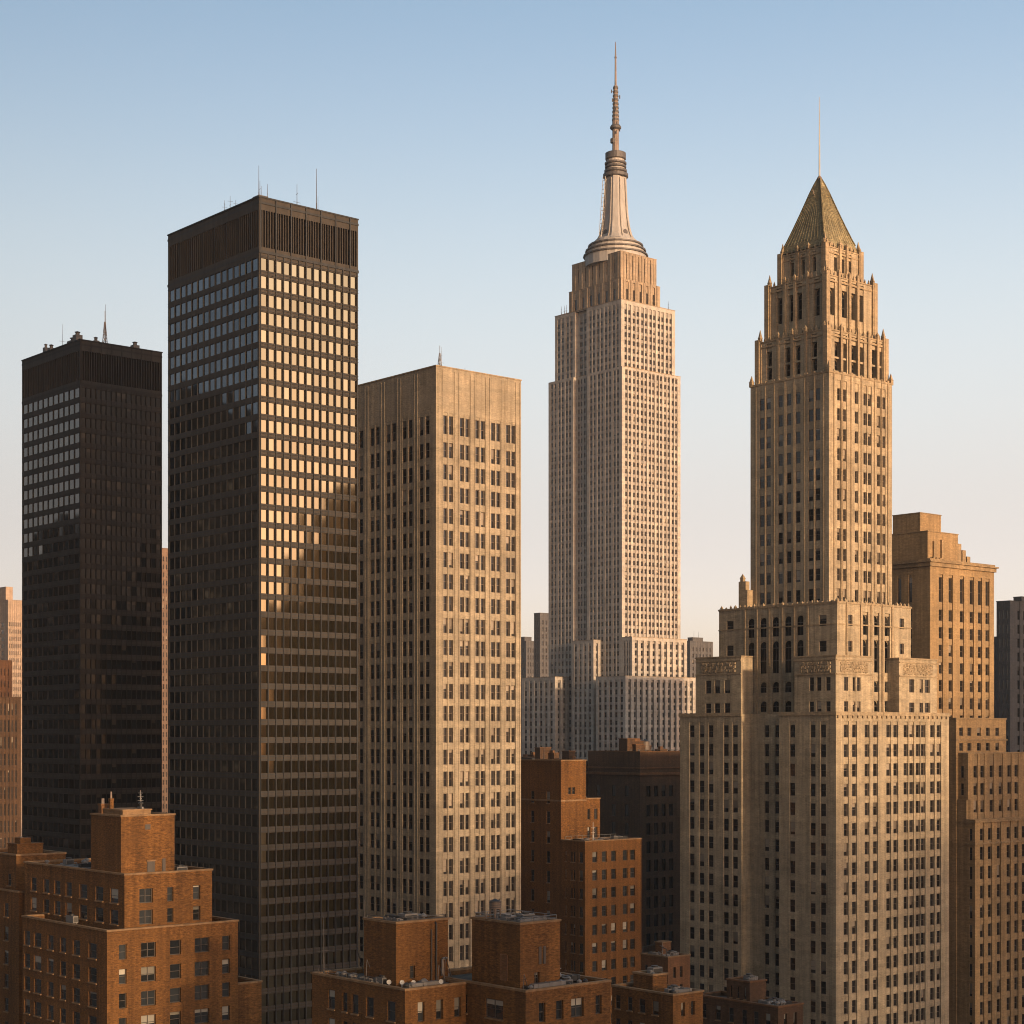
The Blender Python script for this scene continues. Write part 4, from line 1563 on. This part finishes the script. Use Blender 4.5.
B.tier(a4, b4, Lq4, b3 - b4 - .01, 0, zl4, R=dict(cols=B.cols(Lq4, (.07, .15, .24, .34, .42, .5, .6, .7, .8, .9), .042), rows=[(B.z(841, a4, b4), B.z(829, a4, b4))] + B.rows(847.5, 19.5, 13, 12, a4, b4), style='sash', sr=.25, wr=.3, smat=1),
       Lf=dict(cols=B.cols(b3 - b4, (.5,), .34), rows=[(B.z(841, a4, b4), B.z(829, a4, b4))] + B.rows(847.5, 19.5, 13, 12, a4, b4), style='sash', wr=.3), par=.7, cop=.35)
B.band(a4, b4, Lq4, b3 - b4 - .2, zl4 - .5, zl4 - .05, .5)
B.band(a4, b4, Lq4, b3 - b4 - .2, B.z(844, a4, b4) - .25, B.z(844, a4, b4) + .2, .35)
B.tier(a4 + .02, b3, 2, -b3 - .02, 0, B.z(800, a4, b4), par=.5, coping=False)
TAN = B


# ================================================================== brick buildings
def brick(name, label, px, d, wall, trim, group=None, cat='building'):
    return Bld(name, label, cat, px, d, [wall, trim], trim, group)


GB = 'orange brick apartment buildings'
# --- front left, two stages and a penthouse
B = brick('brick_building', 'stepped orange brick building with tall windowless penthouse, in front of the dark towers', 107, 234, 'orange_brick', 'orange_trim', GB)
FL = B
L, W = B.lx(238), B.ly(22.5)
zt = B.z(932)
rw = B.rows(946, 24.6, 15.2, 9)
fR = (.115, .305, .51, .715, .905)
wR = [.055, .11, .085, .115, .062]


BST = ['brick']


def mixed(B, fr, T, z0, z1, fracs, ws, rows, lim=.1, wr=.3, jit=0.0, seed=0):
    """brick facade whose wide openings carry coupled sashes"""
    r_ = random.Random(seed)
    cols = B.cols(T, fracs, ws)
    mb = B.wall
    n0 = len(B.win)
    B.facade(fr, T, z0, z1, cols, rows, BST[0], 0.0, wr)
    wide = {round(c[1] - c[0], 3) for c, w in zip(cols, ws) if w >= lim}
    for i in range(n0, len(B.win)):
        wd = B.win[i]
        if round(wd[3], 3) in wide:
            B.win[i] = ('pair',) + wd[1:]


def brick_tier(B, a, b, L, W, z0, z1, R, Lf, par=.5, cop=.25, roof='gravel', lim=.1):
    mixed(B, R_(a, b), L, z0, z1, *R, lim=lim) if R else B.facade(R_(a, b), L, z0, z1)
    mixed(B, L_(a, b + W), W, z0, z1, *Lf, lim=lim) if Lf else B.facade(L_(a, b + W), W, z0, z1)
    B.facade(B_(a + L, b + W), L, z0, z1)
    B.facade(E_(a + L, b), W, z0, z1)
    B.occ(a, b, L, W, z0, z1)
    return B.cap(a, b, L, W, z1, par, cop, roof)


fL = (.06, .19, .35, .50, .655, .84)
wL = [.07, .09, .07, .065, .08, .09]
r0 = brick_tier(B, 0, 0, L, W, 0, zt, (fR, wR, rw), (fL, wL, rw), lim=.1)
clutter(r0, 0, 0, L, 1.6, zt - .5, 0, 1)
ua = 1.3
ub = 1.2
ua = B.lx(124.5, ub)
uL, uW = B.lx(212, ub) - ua, B.ly(24.5, ua) - ub
uz = B.z(875.5, ua, ub)
urw = [(B.z(904.5, ua, ub), B.z(890, ua, ub)), (B.z(926, ua, ub), B.z(911.5, ua, ub))]
r1 = brick_tier(B, ua, ub, uL, uW, zt - .5, uz, ((.24, .515, .82), [.15, .07, .085], urw), ((.1, .235, .35, .465, .61, .765, .905), [.06] * 4 + [.075] * 3, urw), lim=.12)
pa = ua + 1.0
pb = ub + 1.6
pa = B.lx(121, pb)
pL, pW = B.lx(174.5, pb) - pa, B.ly(91, pa) - pb
pz_ = B.z(817, pa, pb)
r2_ = brick_tier(B, pa, pb, pL, pW, uz - .5, pz_, None, None)
# door, louvres on the penthouse
dm_ = MB()
dm_.box(pa + pL * .48, pb - .12, uz - .85, pa + pL * .62, pb - .002, uz + 1.6)
dm_.box(pa + pL * .46, pb - .2, uz + 1.6, pa + pL * .64, pb - .002, uz + 1.8, 1)
dm_.build('door', ['frame_dark', 'orange_trim'], B.root)
dm_ = MB()
dm_.box(pa + pL * .76, pb - .15, uz - .85, pa + pL * .82, pb - .002, uz + 1.9)
dm_.build('downpipe', 'frame_dark', B.root)
dm_ = MB()
dm_.box(pa + pL * .44, pb - .1, uz + 6.0, pa + pL * .54, pb - .002, uz + 6.7)
dm_.build('louvre', 'frame_dark', B.root)
# penthouse roof: raised slab, chimney pots
sb = MB()
sb.box(pa + .8, pb + 1.0, pz_ - .9, pa + pL * .62, pb + pW * .75, pz_ + .75)
sb.box(pa + .7, pb + .9, pz_ + .75, pa + pL * .64, pb + pW * .78, pz_ + .95)
sb.build('roof_slab', 'orange_trim', r2_)


def chimney(par, x, y, z, h, w, mat='brown_brick'):
    b = MB()
    b.box(x - w / 2, y - w / 2, z, x + w / 2, y + w / 2, z + h * .7)
    b.box(x - w * .6, y - w * .6, z + h * .7, x + w * .6, y + w * .6, z + h * .78)
    b.lathe(x, y, [(z + h * .78, w * .3), (z + h, w * .22)], 10, 1)
    return b.build('chimney', [mat, 'mast_rust'], par)


chimney(r2_, pa + 1.0, pb + pW - 1.6, pz_ - .9, 3.2, .9)
chimney(r2_, pa + 1.2, pb + pW - 3.6, pz_ - .9, 4.2, .5, 'orange_brick')
antenna(r2_, pa + pL * .52, pb + 2.4, pz_ + .9, 2.6, .1, 5, 'steel')
vent(r2_, pa + pL * .5, pb + 2.0, pz_ + .9, .8)
clutter(r1, ua, pb + pW, uL * .8, uW - pW - 3, uz - .5, 18, 5)
ac_unit(r1, pa + pL + .8, ub + 2.2, uz - .5, 1.6, 1.4, .7)
duct(r1, pa + pL + 1, ub + 5, uL, ub + 5, uz - .5, .25)
tank_x = ua + .9
ac_unit(r0, ua - 1.1, ub + uW * .42, zt - .5, .8, 2.2, 1.0)
# right hand wing
eb = .8
ea = L + .01
eL = B.lx(261.5, eb) - ea
brick_tier(B, ea, eb, eL, W * .7, 0, B.z(985, ea, eb), None, None)

# --- far left neighbour
B = brick('brick_building', 'orange brick building cut off by the frame, with a stepped chimney block on its roof', 19, 262, 'orange_brick', 'orange_trim', GB)
L, W = 9.0, 22.0
zt = B.z(893)
rw = B.rows(905, 24, 14, 7)
rr = brick_tier(B, 0, 0, L, W, 0, zt, None, ((.2, .4, .6, .8), [.07] * 4, rw))
z2 = B.z(857)
rr = brick_tier(B, .6, 2.2, 8, 16, zt - .5, z2, ((.5,), [.2], [(z2 - 4.6, z2 - 2.8)]), ((.3, .6, .85), [.08] * 3, [(z2 - 4.6, z2 - 2.8)]))
cbk = MB()
cbk.box(1.2, 3.2, z2 - .5, 5.4, 6.5, z2 + 1.6)
cbk.box(1.8, 3.6, z2 + 1.6, 3.6, 5.4, z2 + 2.6)
cbk.box(1.1, 3.1, z2 + 1.6, 5.5, 6.6, z2 + 1.75)
cbk.build('chimney', 'orange_brick', rr)
antenna(rr, 2.4, 4.4, z2 + 2.6, 4, .05, 0)
clutter(rr, .6, 7, 7, 9, z2 - .5, 5, 9)

# --- centre front: two wings each with a penthouse
B = brick('brick_building', 'low orange brick building with two square rooftop penthouses, lowest in the middle', 405, 200, 'orange_brick', 'orange_trim', GB)
FC = B
La, Wa = B.lx(466), B.ly(312)
za = B.z(991)
rw = [(B.z(1024), B.z(1004))] + B.rows(1034, 30, 18, 5)
rA = brick_tier(B, 0, 0, La, Wa, 0, za, ((.26, .56, .86), [.11, .11, .11], rw), ((.22, .37, .48, .64, .86), [.075, .05, .07, .075, .085], rw), lim=.2)
kb = next(q / 50 for q in range(1, 2000) if B.px(La, -q / 50) >= 525.5)
aB, bB = La + .01, -kb
LB, WB = B.lx(610, bB) - aB, kb + 9
zbB = B.z(992.5, aB, bB)
rwB = [(B.z(1024.5, aB, bB), B.z(1005, aB, bB))] + B.rows(1035, 31, 18, 4, aB, bB)
rB = brick_tier(B, aB, bB, LB, WB, 0, zbB, ((.19, .395, .605, .86), [.075, .085, .15, .075], rwB), ((.42, .72), [.1, .16], rwB), lim=.12)
# penthouses
p1b = 4.2
p1a = B.lx(396, p1b)
p1L, p1W = B.lx(448, p1b) - p1a, B.ly(364, p1a) - p1b
p1z = B.z(924, p1a, p1b)
rP1 = brick_tier(B, p1a, p1b, p1L, p1W, za - .5, p1z, ((.31,), [.1], [(za + .6, za + 2.1)]), None, par=.5)
p2b = bB + 2.4
p2a = B.lx(520, p2b)
p2L, p2W = B.lx(560, p2b) - p2a, B.ly(472, p2a) - p2b
p2z = B.z(925, p2a, p2b)
zz0 = zbB - .5
rP2 = brick_tier(B, p2a, p2b, p2L, p2W, zz0, p2z, ((.42, .60), [.13, .0001], [(zz0 + .9, zz0 + 2.2)]), None, par=.5)
dd = MB()
dd.box(p2a + p2L * .46, p2b - .1, zz0 + 3.1, p2a + p2L * .52, p2b - .002, zz0 + 5.1)
dd.box(p2a + p2L * .57, p2b - .1, zz0 + 3.1, p2a + p2L * .63, p2b - .002, zz0 + 5.1)
dd.build('louvre', 'frame_dark', B.root)
dd = MB()
dd.box(p2a - .1, p2b + p2W * .25, zz0 + 1.2, p2a - .002, p2b + p2W * .4, zz0 + 4.2)
dd.build('bricked_window', 'brown_brick', B.root)
# downpipes, tanks and rails
pipe(rA, [(p1a + p1L * .66, p1b - .2, za - .5), (p1a + p1L * .66, p1b - .2, p1z - 1)], .09, 'frame_dark')
pipe(rA, [(p1a + p1L * .75, p1b - .2, za - .5), (p1a + p1L * .75, p1b - .2, p1z - .4), (p1a + p1L * .75, p1b + .6, p1z + .3)], .12, 'black_metal')
pipe(rA, [(p1a + p1L * .86, p1b - .3, za + .6), (p1a + p1L * .86, p1b - .3, za + 2.6), (p1a + p1L * .95, p1b - .3, za + 2.6)], .16, 'steel')
duct(rA, p1a + p1L + .6, p1b + 1, p1a + p1L + .6, p1b + 7, za - .5, .4)
for q in ((0, 0, 1, 0), (0, 0, 0, 1), (1, 0, 1, 1), (0, 1, 1, 1)):
    railing(rP2, p2a + .3 + q[0] * (p2L - .6), p2b + .3 + q[1] * (p2W - .6), p2a + .3 + q[2] * (p2L - .6), p2b + .3 + q[3] * (p2W - .6), p2z, .75, 'steel')
railing(rP1, p1a + .3, p1b + .3, p1a + p1L - .3, p1b + .3, p1z, .6, 'mast_dark')
railing(rP1, p1a + .3, p1b + .3, p1a + .3, p1b + p1W - .3, p1z, .6, 'mast_dark')
clutter(rP2, p2a, p2b, p2L, p2W, p2z - .5, 12, 21)
tank(rP2, p2a + p2L * .25, p2b + p2W * .72, p2z - .5, .7, .9)
clutter(rP1, p1a, p1b, p1L, p1W, p1z - .5, 11, 22)
clutter(rA, 0, 0, La, p1b + .5, za - .5, 20, 23)
clutter(rA, 0, p1b, p1a + 1, Wa - p1b - 1, za - .5, 16, 24)
clutter(rA, p1a + p1L, p1b, La - p1a - p1L + 1, 12, za - .5, 14, 29)
clutter(rB, aB, bB, LB, 3.4, zbB - .5, 14, 25)
clutter(rB, p2a + p2L, bB, aB + LB - p2a - p2L, WB - 2, zbB - .5, 18, 26)
# leaning poles and stays
for (x, y, h) in ((1.0, 9, 2.6), (2.4, 13, 3.4), (La * .7, 2.0, 2.2), (La * .9, 3.0, 3.0)):
    pipe(rA, [(x, y, za - .5), (x + .2, y, za + h), (x + 2.2, y + 1.0, za - .4)], .05, 'mast_dark')
for (x, y, h) in ((aB + .8, bB + 1.4, 1.8), (p2a + p2L + 1.0, p2b + 3.0, 3.2), (p2a + p2L + 2.2, p2b + 5.0, 2.4)):
    pipe(rB, [(x, y, zbB - .5), (x + .2, y, zbB + h), (x + 1.8, y + 1.0, zbB - .4)], .05, 'mast_dark')
railing(rA, .5, Wa - .6, .5, p1b + 2, za, .8, 'mast_dark')
for (x, y) in ((1.6, 5.2), (2.6, 4.0), (3.6, 3.1), (6.5, 1.6)):
    dish(rA, x, y, za - 1.2, .28)
antenna(rB, p2a + p2L + 1.4, p2b + 2.0, zbB - .5, 4.4, .09, 2, 'white_paint')
vent(rB, p2a + p2L + 1.4, p2b + 2.0, zbB - .5, 1.2)
antenna(rA, .9, Wa - 1.2, za - .5, 7.5, .07, 1, 'mast_dark')
antenna(rA, p1a + .5, p1b + p1W + .6, za - .5, 10, .05, 1, 'mast_dark')

# --- mid-ground stepped brick block
B = brick('brick_building', 'stepped orange brick block with a narrow tower part, beside the pale tan tower', 585, 402, 'orange_brick', 'orange_trim', GB)
MID = B
L, W = B.lx(641.5), B.ly(561)
zt = B.z(842)
rw = B.rows(852.5, 18.3, 10.6, 14)
rr = brick_tier(B, 0, 0, L, W, 0, zt, ((.17, .335, .5, .705, .84), [.085] * 5, rw), ((.2, .45, .56, .84), [.05, .07, .07, .14], rw))
wu = W + .01
uLn = B.lx(586, wu)
z1 = B.z(761, 0, wu)
z2 = B.z(800, 0, wu)
w2 = B.ly(505, 0) - wu
rr2 = brick_tier(B, 0, wu, uLn, w2, 0, z1, ((.35, .5), [.12, .12], [(z1 - 7.8, z1 - 6.2)]), ((.2, .5, .78), [.06, .06, .06], B.rows(792, 20, 12, 12, 0, wu)))
uLn2 = B.lx(600, wu) - uLn
rr3 = brick_tier(B, uLn + .01, wu, uLn2, w2 * .6, 0, z2, ((.2, .7), [.2, .24], B.rows(809, 18.3, 10.6, 3, uLn, wu)), None)
# windows on the tower part below its corbel line
clutter(rr, 0, 0, L, W, zt - .5, 20, 31)
clutter(rr3, uLn, wu, uLn2, 6, z2 - .5, 4, 32)
clutter(rr2, 0, wu, uLn, w2, z1 - .5, 5, 33)
antenna(rr, L * .45, 6, zt - .5, 4.6, .1, 4, 'white_paint')
railing(rr, 1, W - .5, L - 1, W - .5, zt - .5, 1.4)
B.band(0, wu, uLn, w2, z2 - .4, z2, .12)

# --- small front block, right of centre
B = brick('brick_building', 'low orange brick block with parapet roof, at the foot of the stepped brick block', 673, 235, 'orange_brick', 'orange_trim', GB)
L, W = B.lx(703), B.ly(612)
zt = B.z(996)
rw = [(B.z(1018), B.z(1004))] + B.rows(1028, 24, 14, 3)
rr = brick_tier(B, 0, 0, L, W, 0, zt, ((.33, .66), [.12] * 2, rw), ((.1, .3, .5, .72), [.08, .08, .1, .1], rw), lim=.5)
pbq = 3.0
z3 = B.z(978, 3, pbq)
pr3 = brick_tier(B, 2.2, pbq + 3, L - 3, W - 8, zt - .5, z3, None, None, par=.4)
clutter(rr, 0, 0, L, 5, zt - .5, 16, 41)
clutter(pr3, 2.2, 6, L - 3, W - 9, z3 - .4, 8, 42)

# --- darker block at the foot of the ornate tower
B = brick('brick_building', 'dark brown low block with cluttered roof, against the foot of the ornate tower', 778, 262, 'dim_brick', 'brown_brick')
L, W = B.lx(803), B.ly(696)
zt = B.z(1008)
rw = [(B.z(1030), B.z(1015))] + B.rows(1040, 24, 14, 3)
rr = brick_tier(B, 0, 0, L, W, 0, zt, ((.3, .68), [.13] * 2, rw), ((.1, .28, .44, .6, .74, .88), [.06] * 6, rw), lim=.5)
z3 = B.z(982, 2, 8)
pr4 = brick_tier(B, 1.6, 7, L - 2, W - 12, zt - .5, z3, None, ((.2, .5, .8), [.08] * 3, [(z3 - 2.6, z3 - .8)]), par=.4, lim=.5)
clutter(rr, 0, 0, L, 6, zt - .5, 20, 43)
clutter(pr4, 1.6, 7, L - 2, W - 13, z3 - .4, 12, 44)
# --- flat roofs in the gap beside the ornate tower
B = brick('brick_building', 'dark low roof with spindly pipes, in the gap left of the ornate tower', 668, 345, 'brown_brick', 'orange_trim')
L, W = B.lx(690), B.ly(641)
zt = B.z(958)
rr = brick_tier(B, 0, 0, L, W, 0, zt, ((.3, .6), [.12] * 2, B.rows(968, 18, 11, 3)), ((.2, .45, .75), [.1] * 3, B.rows(968, 18, 11, 3)))
clutter(rr, 0, 0, L, W, zt - .5, 18, 45)
antenna(rr, 1.5, 3, zt - .5, 3.2, .08, 3, 'grey_paint')
pipe(rr, [(.6, 1, zt - .5), (.6, 1, zt + 1.6), (3, 6, zt + 2.0), (2, 9, zt + 1.2), (2, 9, zt - .5)], .1, 'mast_dark')
bh = brick_tier(B, L * .35, W * .5, L * .4, W * .25, zt - .5, zt + 2.4, None, None, par=.3)

# --- dark blocks in shade behind
BST[0] = 'smoke'
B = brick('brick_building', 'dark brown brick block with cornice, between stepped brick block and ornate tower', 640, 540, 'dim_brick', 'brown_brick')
L, W = B.lx(682), B.ly(588)
zt = B.z(752)
rw = [(B.z(797), B.z(786))] + B.rows(805, 18.5, 12, 9)
rr = brick_tier(B, 0, 0, L, W, 0, zt, ((.2, .38, .56, .74), [.1] * 4, rw), ((.2, .5, .75), [.07] * 3, rw), par=1.2, lim=.5)
B.band(0, 0, L, W, B.z(774) - .4, B.z(774) + .4, .6)
B.band(0, 0, L, W, B.z(768) - .2, B.z(768) + .2, .3)
bulkheads(B, 1, 4, L - 2, W - 9, zt - 1.2, 6, 61, 6.0)
tank(B.roofs[-1], L * .6, 9, zt - 1.2, 1.5, 2.6)
clutter(rr, 0, 0, L, 6, zt - 1.2, 12, 51)
clutter(rr, 0, 6, L, W - 8, zt - 1.2, 14, 53)
railing(rr, 1, .6, L - 1, .6, zt - 1.0, 1.6, 'mast_dark')
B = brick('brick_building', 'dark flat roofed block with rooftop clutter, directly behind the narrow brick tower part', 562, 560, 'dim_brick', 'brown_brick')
L, W = B.lx(596), B.ly(505)
zt = B.z(762)
rr = brick_tier(B, 0, 0, L, W, 0, zt, None, ((.3, .6), [.07] * 2, B.rows(775, 17, 11, 5)), par=1, lim=.5)
bulkheads(B, 1, 3, L - 2, W - 6, zt - 1, 7, 62, 5.5)
clutter(rr, 0, 0, L, W, zt - 1, 14, 54)
antenna(rr, 3, 12, zt - 1, 7, .12, 3, 'mast_dark')
BST[0] = 'brick'

# ================================================================== far buildings


def far(name, label, px, d, left, right, top, wall, rows, nR, nL, wf=.5, style='far', cat='building', steps=(), ant=0):
    B = Bld(name, label, cat, px, d, [wall, wall], wall)
    L, W = B.lx(right), B.ly(left)
    zt = B.z(top)
    y0, p, h, n = rows
    rw = B.rows(y0, p, h, n)
    B.tier(0, 0, L, W, 0, zt, R=dict(cols=strip_cols(L, nR, L * .06, wf, False), rows=rw, style=style, wr=.3, sr=.15),
           Lf=dict(cols=strip_cols(W, nL, W * .06, wf, False), rows=rw, style=style, wr=.3, sr=.15), par=.8)
    for (a, b, w, dd_, yt) in steps:
        B.tier(a * L, b * W, w * L, dd_ * W, zt - .8, B.z(yt, a * L, b * W), par=.5)
    for i in range(ant):
        antenna(B.roofs[-1], L * (.3 + .2 * i), W * .3, zt - .8, 9, .12, 1, 'mast_dark')
    return B, L, W, zt


far('stone_tower', 'far pale stone tower with small square windows, at the left frame edge', 8, 1150, -40, 22, 600, 'far_stone', (622, 7.2, 4.2, 40), 6, 8, .5, steps=((.02, .05, .5, .8, 587),))
far('brick_building', 'mid brown plain block in front of the far pale stone tower', -20, 800, -60, 12, 660, 'brown_brick', (668, 12, 7, 20), 8, 5, .3)
far('brick_building', 'dim brown block with long vertical windows, just left of the near black glass tower', -30, 620, -80, 21, 697, 'dim_brick', (703, 17, 12, 12), 12, 5, .45)
far('stone_tower', 'far tan tower seen as a thin sliver between the two dark glass towers', 158, 900, 140, 172, 548, 'far_brown', (556, 8, 5, 50), 4, 5, .5)
far('office_tower', 'hazy dark grey block left of the tall setback skyscraper, lower of the two', 526, 1500, 505, 540, 641, 'slate_stone', (648, 7, 4.5, 20), 5, 5, .5, steps=((.2, .2, .5, .5, 637),))
far('office_tower', 'hazy dark slim tower touching the tall setback skyscraper on its left', 540, 1350, 534, 556, 613, 'slate_stone', (620, 7, 4.5, 20), 4, 3, .5)
far('office_tower', 'small hazy dark tower in the gap between skyscraper and ornate tower', 690, 1400, 680, 713, 641, 'slate_stone', (647, 6.5, 4, 20), 6, 3, .5, steps=((.2, .2, .45, .5, 637.5),), ant=2)
far('office_tower', 'grey slab with stepped top in shade at the right frame edge', 1010, 640, 996.5, 1100, 601, 'slate_stone', (610, 14, 9, 30), 14, 3, .4, 'smoke', steps=((.15, .2, .6, .6, 597),))
far('office_tower', 'lower grey shoulder block between the tan tower and the grey slab', 1000, 700, 985, 1060, 637, 'slate_stone', (645, 13, 8, 20), 9, 4, .4, 'smoke')

# ================================================================== unseen blocks, added to shade the street and show in the glass


def add_unseen(x, y, w, dd_, h, wall, steps=(), label=None):
    B = Bld('unseen_block', label or 'plain unseen block added for its shadow and reflection', 'building', 512, 10, [wall, wall], wall, 'unseen added blocks')
    B.X, B.Y = x, y
    B.root.location = (x, y, 0)
    rw = [(z, z + 2.1) for z in [4 + 3.8 * i for i in range(int((h - 8) / 3.8))]]
    n1, n2 = max(3, int(w / 4.5)), max(3, int(dd_ / 4.5))
    kq = dict(rows=rw, style='far', wr=.25)
    B.tier(0, 0, w, dd_, 0, h, R=dict(cols=strip_cols(w, n1, 1, .4, False), **kq), Lf=dict(cols=strip_cols(dd_, n2, 1, .4, False), **kq),
           Bk=dict(cols=strip_cols(w, n1, 1, .4, False), **kq), Ef=dict(cols=strip_cols(dd_, n2, 1, .4, False), **kq))
    zz = h
    for (a, b, ww, d2, hh) in steps:
        B.tier(a, b, ww, d2, zz - 1, hh, par=.5)
    return B


# added behind the viewpoint to keep the low sun off the lower walls
for (x, y, w, dd_, h) in ((150, -280, 50, 50, 103), (205, -240, 50, 50, 110), (257, -212, 45, 45, 116), (305, -195, 45, 45, 150), (353, -175, 45, 45, 166), (405, -158, 48, 48, 158),
                          (457, -138, 48, 48, 164), (510, -116, 55, 55, 162), (565, -86, 60, 60, 192)):
    add_unseen(x, y, w, dd_, h, 'tan_brick')
# left of the frame: near-black blocks added to darken the left-face reflections
add_unseen(-250, 375, 34, 34, 176, 'bronze_dark', ((4, 8, 26, 22, 183), (10, 12, 14, 12, 189)))
add_unseen(-330, 425, 60, 60, 146, 'bronze_dark', ((8, 6, 40, 44, 156), (16, 16, 26, 26, 163)))
# right of the frame: stepped block mirrored in the bronze tower
add_unseen(430, 174, 86, 34, 146, 'tan_brick', ((20, 0, 66, 34, 172), (29, 0, 57, 34, 188), (38, 0, 48, 34, 200)))
# behind the ornate tower: added to throw shade on the foot of the skyscraper
add_unseen(126, 762, 64, 40, 130, 'far_brown')
# hidden behind the foot of the ornate tower, added to shade the dark brown block
add_unseen(76, 478, 34, 16, 88, 'brown_brick')
# right of the frame: added to keep the slab at the edge in shade
add_unseen(290, 470, 50, 50, 176, 'far_brown')

finish()

# ================================================================== evening haze
hz = MB()
hz.box(-900, -700, -1, 900, 1900, 470)
me = bpy.data.meshes.new('haze')
me.from_pydata(hz.v, [], hz.f)
hm = bpy.data.materials.new('haze')
hm.use_nodes = True
hn = hm.node_tree
hn.nodes.remove(hn.nodes['Principled BSDF'])
pv = hn.nodes.new('ShaderNodeVolumePrincipled')
pv.inputs['Color'].default_value = (.86, .88, .92, 1)
pv.inputs['Density'].default_value = HAZE
pv.inputs['Anisotropy'].default_value = 0.2
hn.links.new(pv.outputs[0], hn.nodes['Material Output'].inputs['Volume'])
me.materials.append(hm)
ho = bpy.data.objects.new('haze', me)
ho['kind'] = 'stuff'
COL.objects.link(ho)
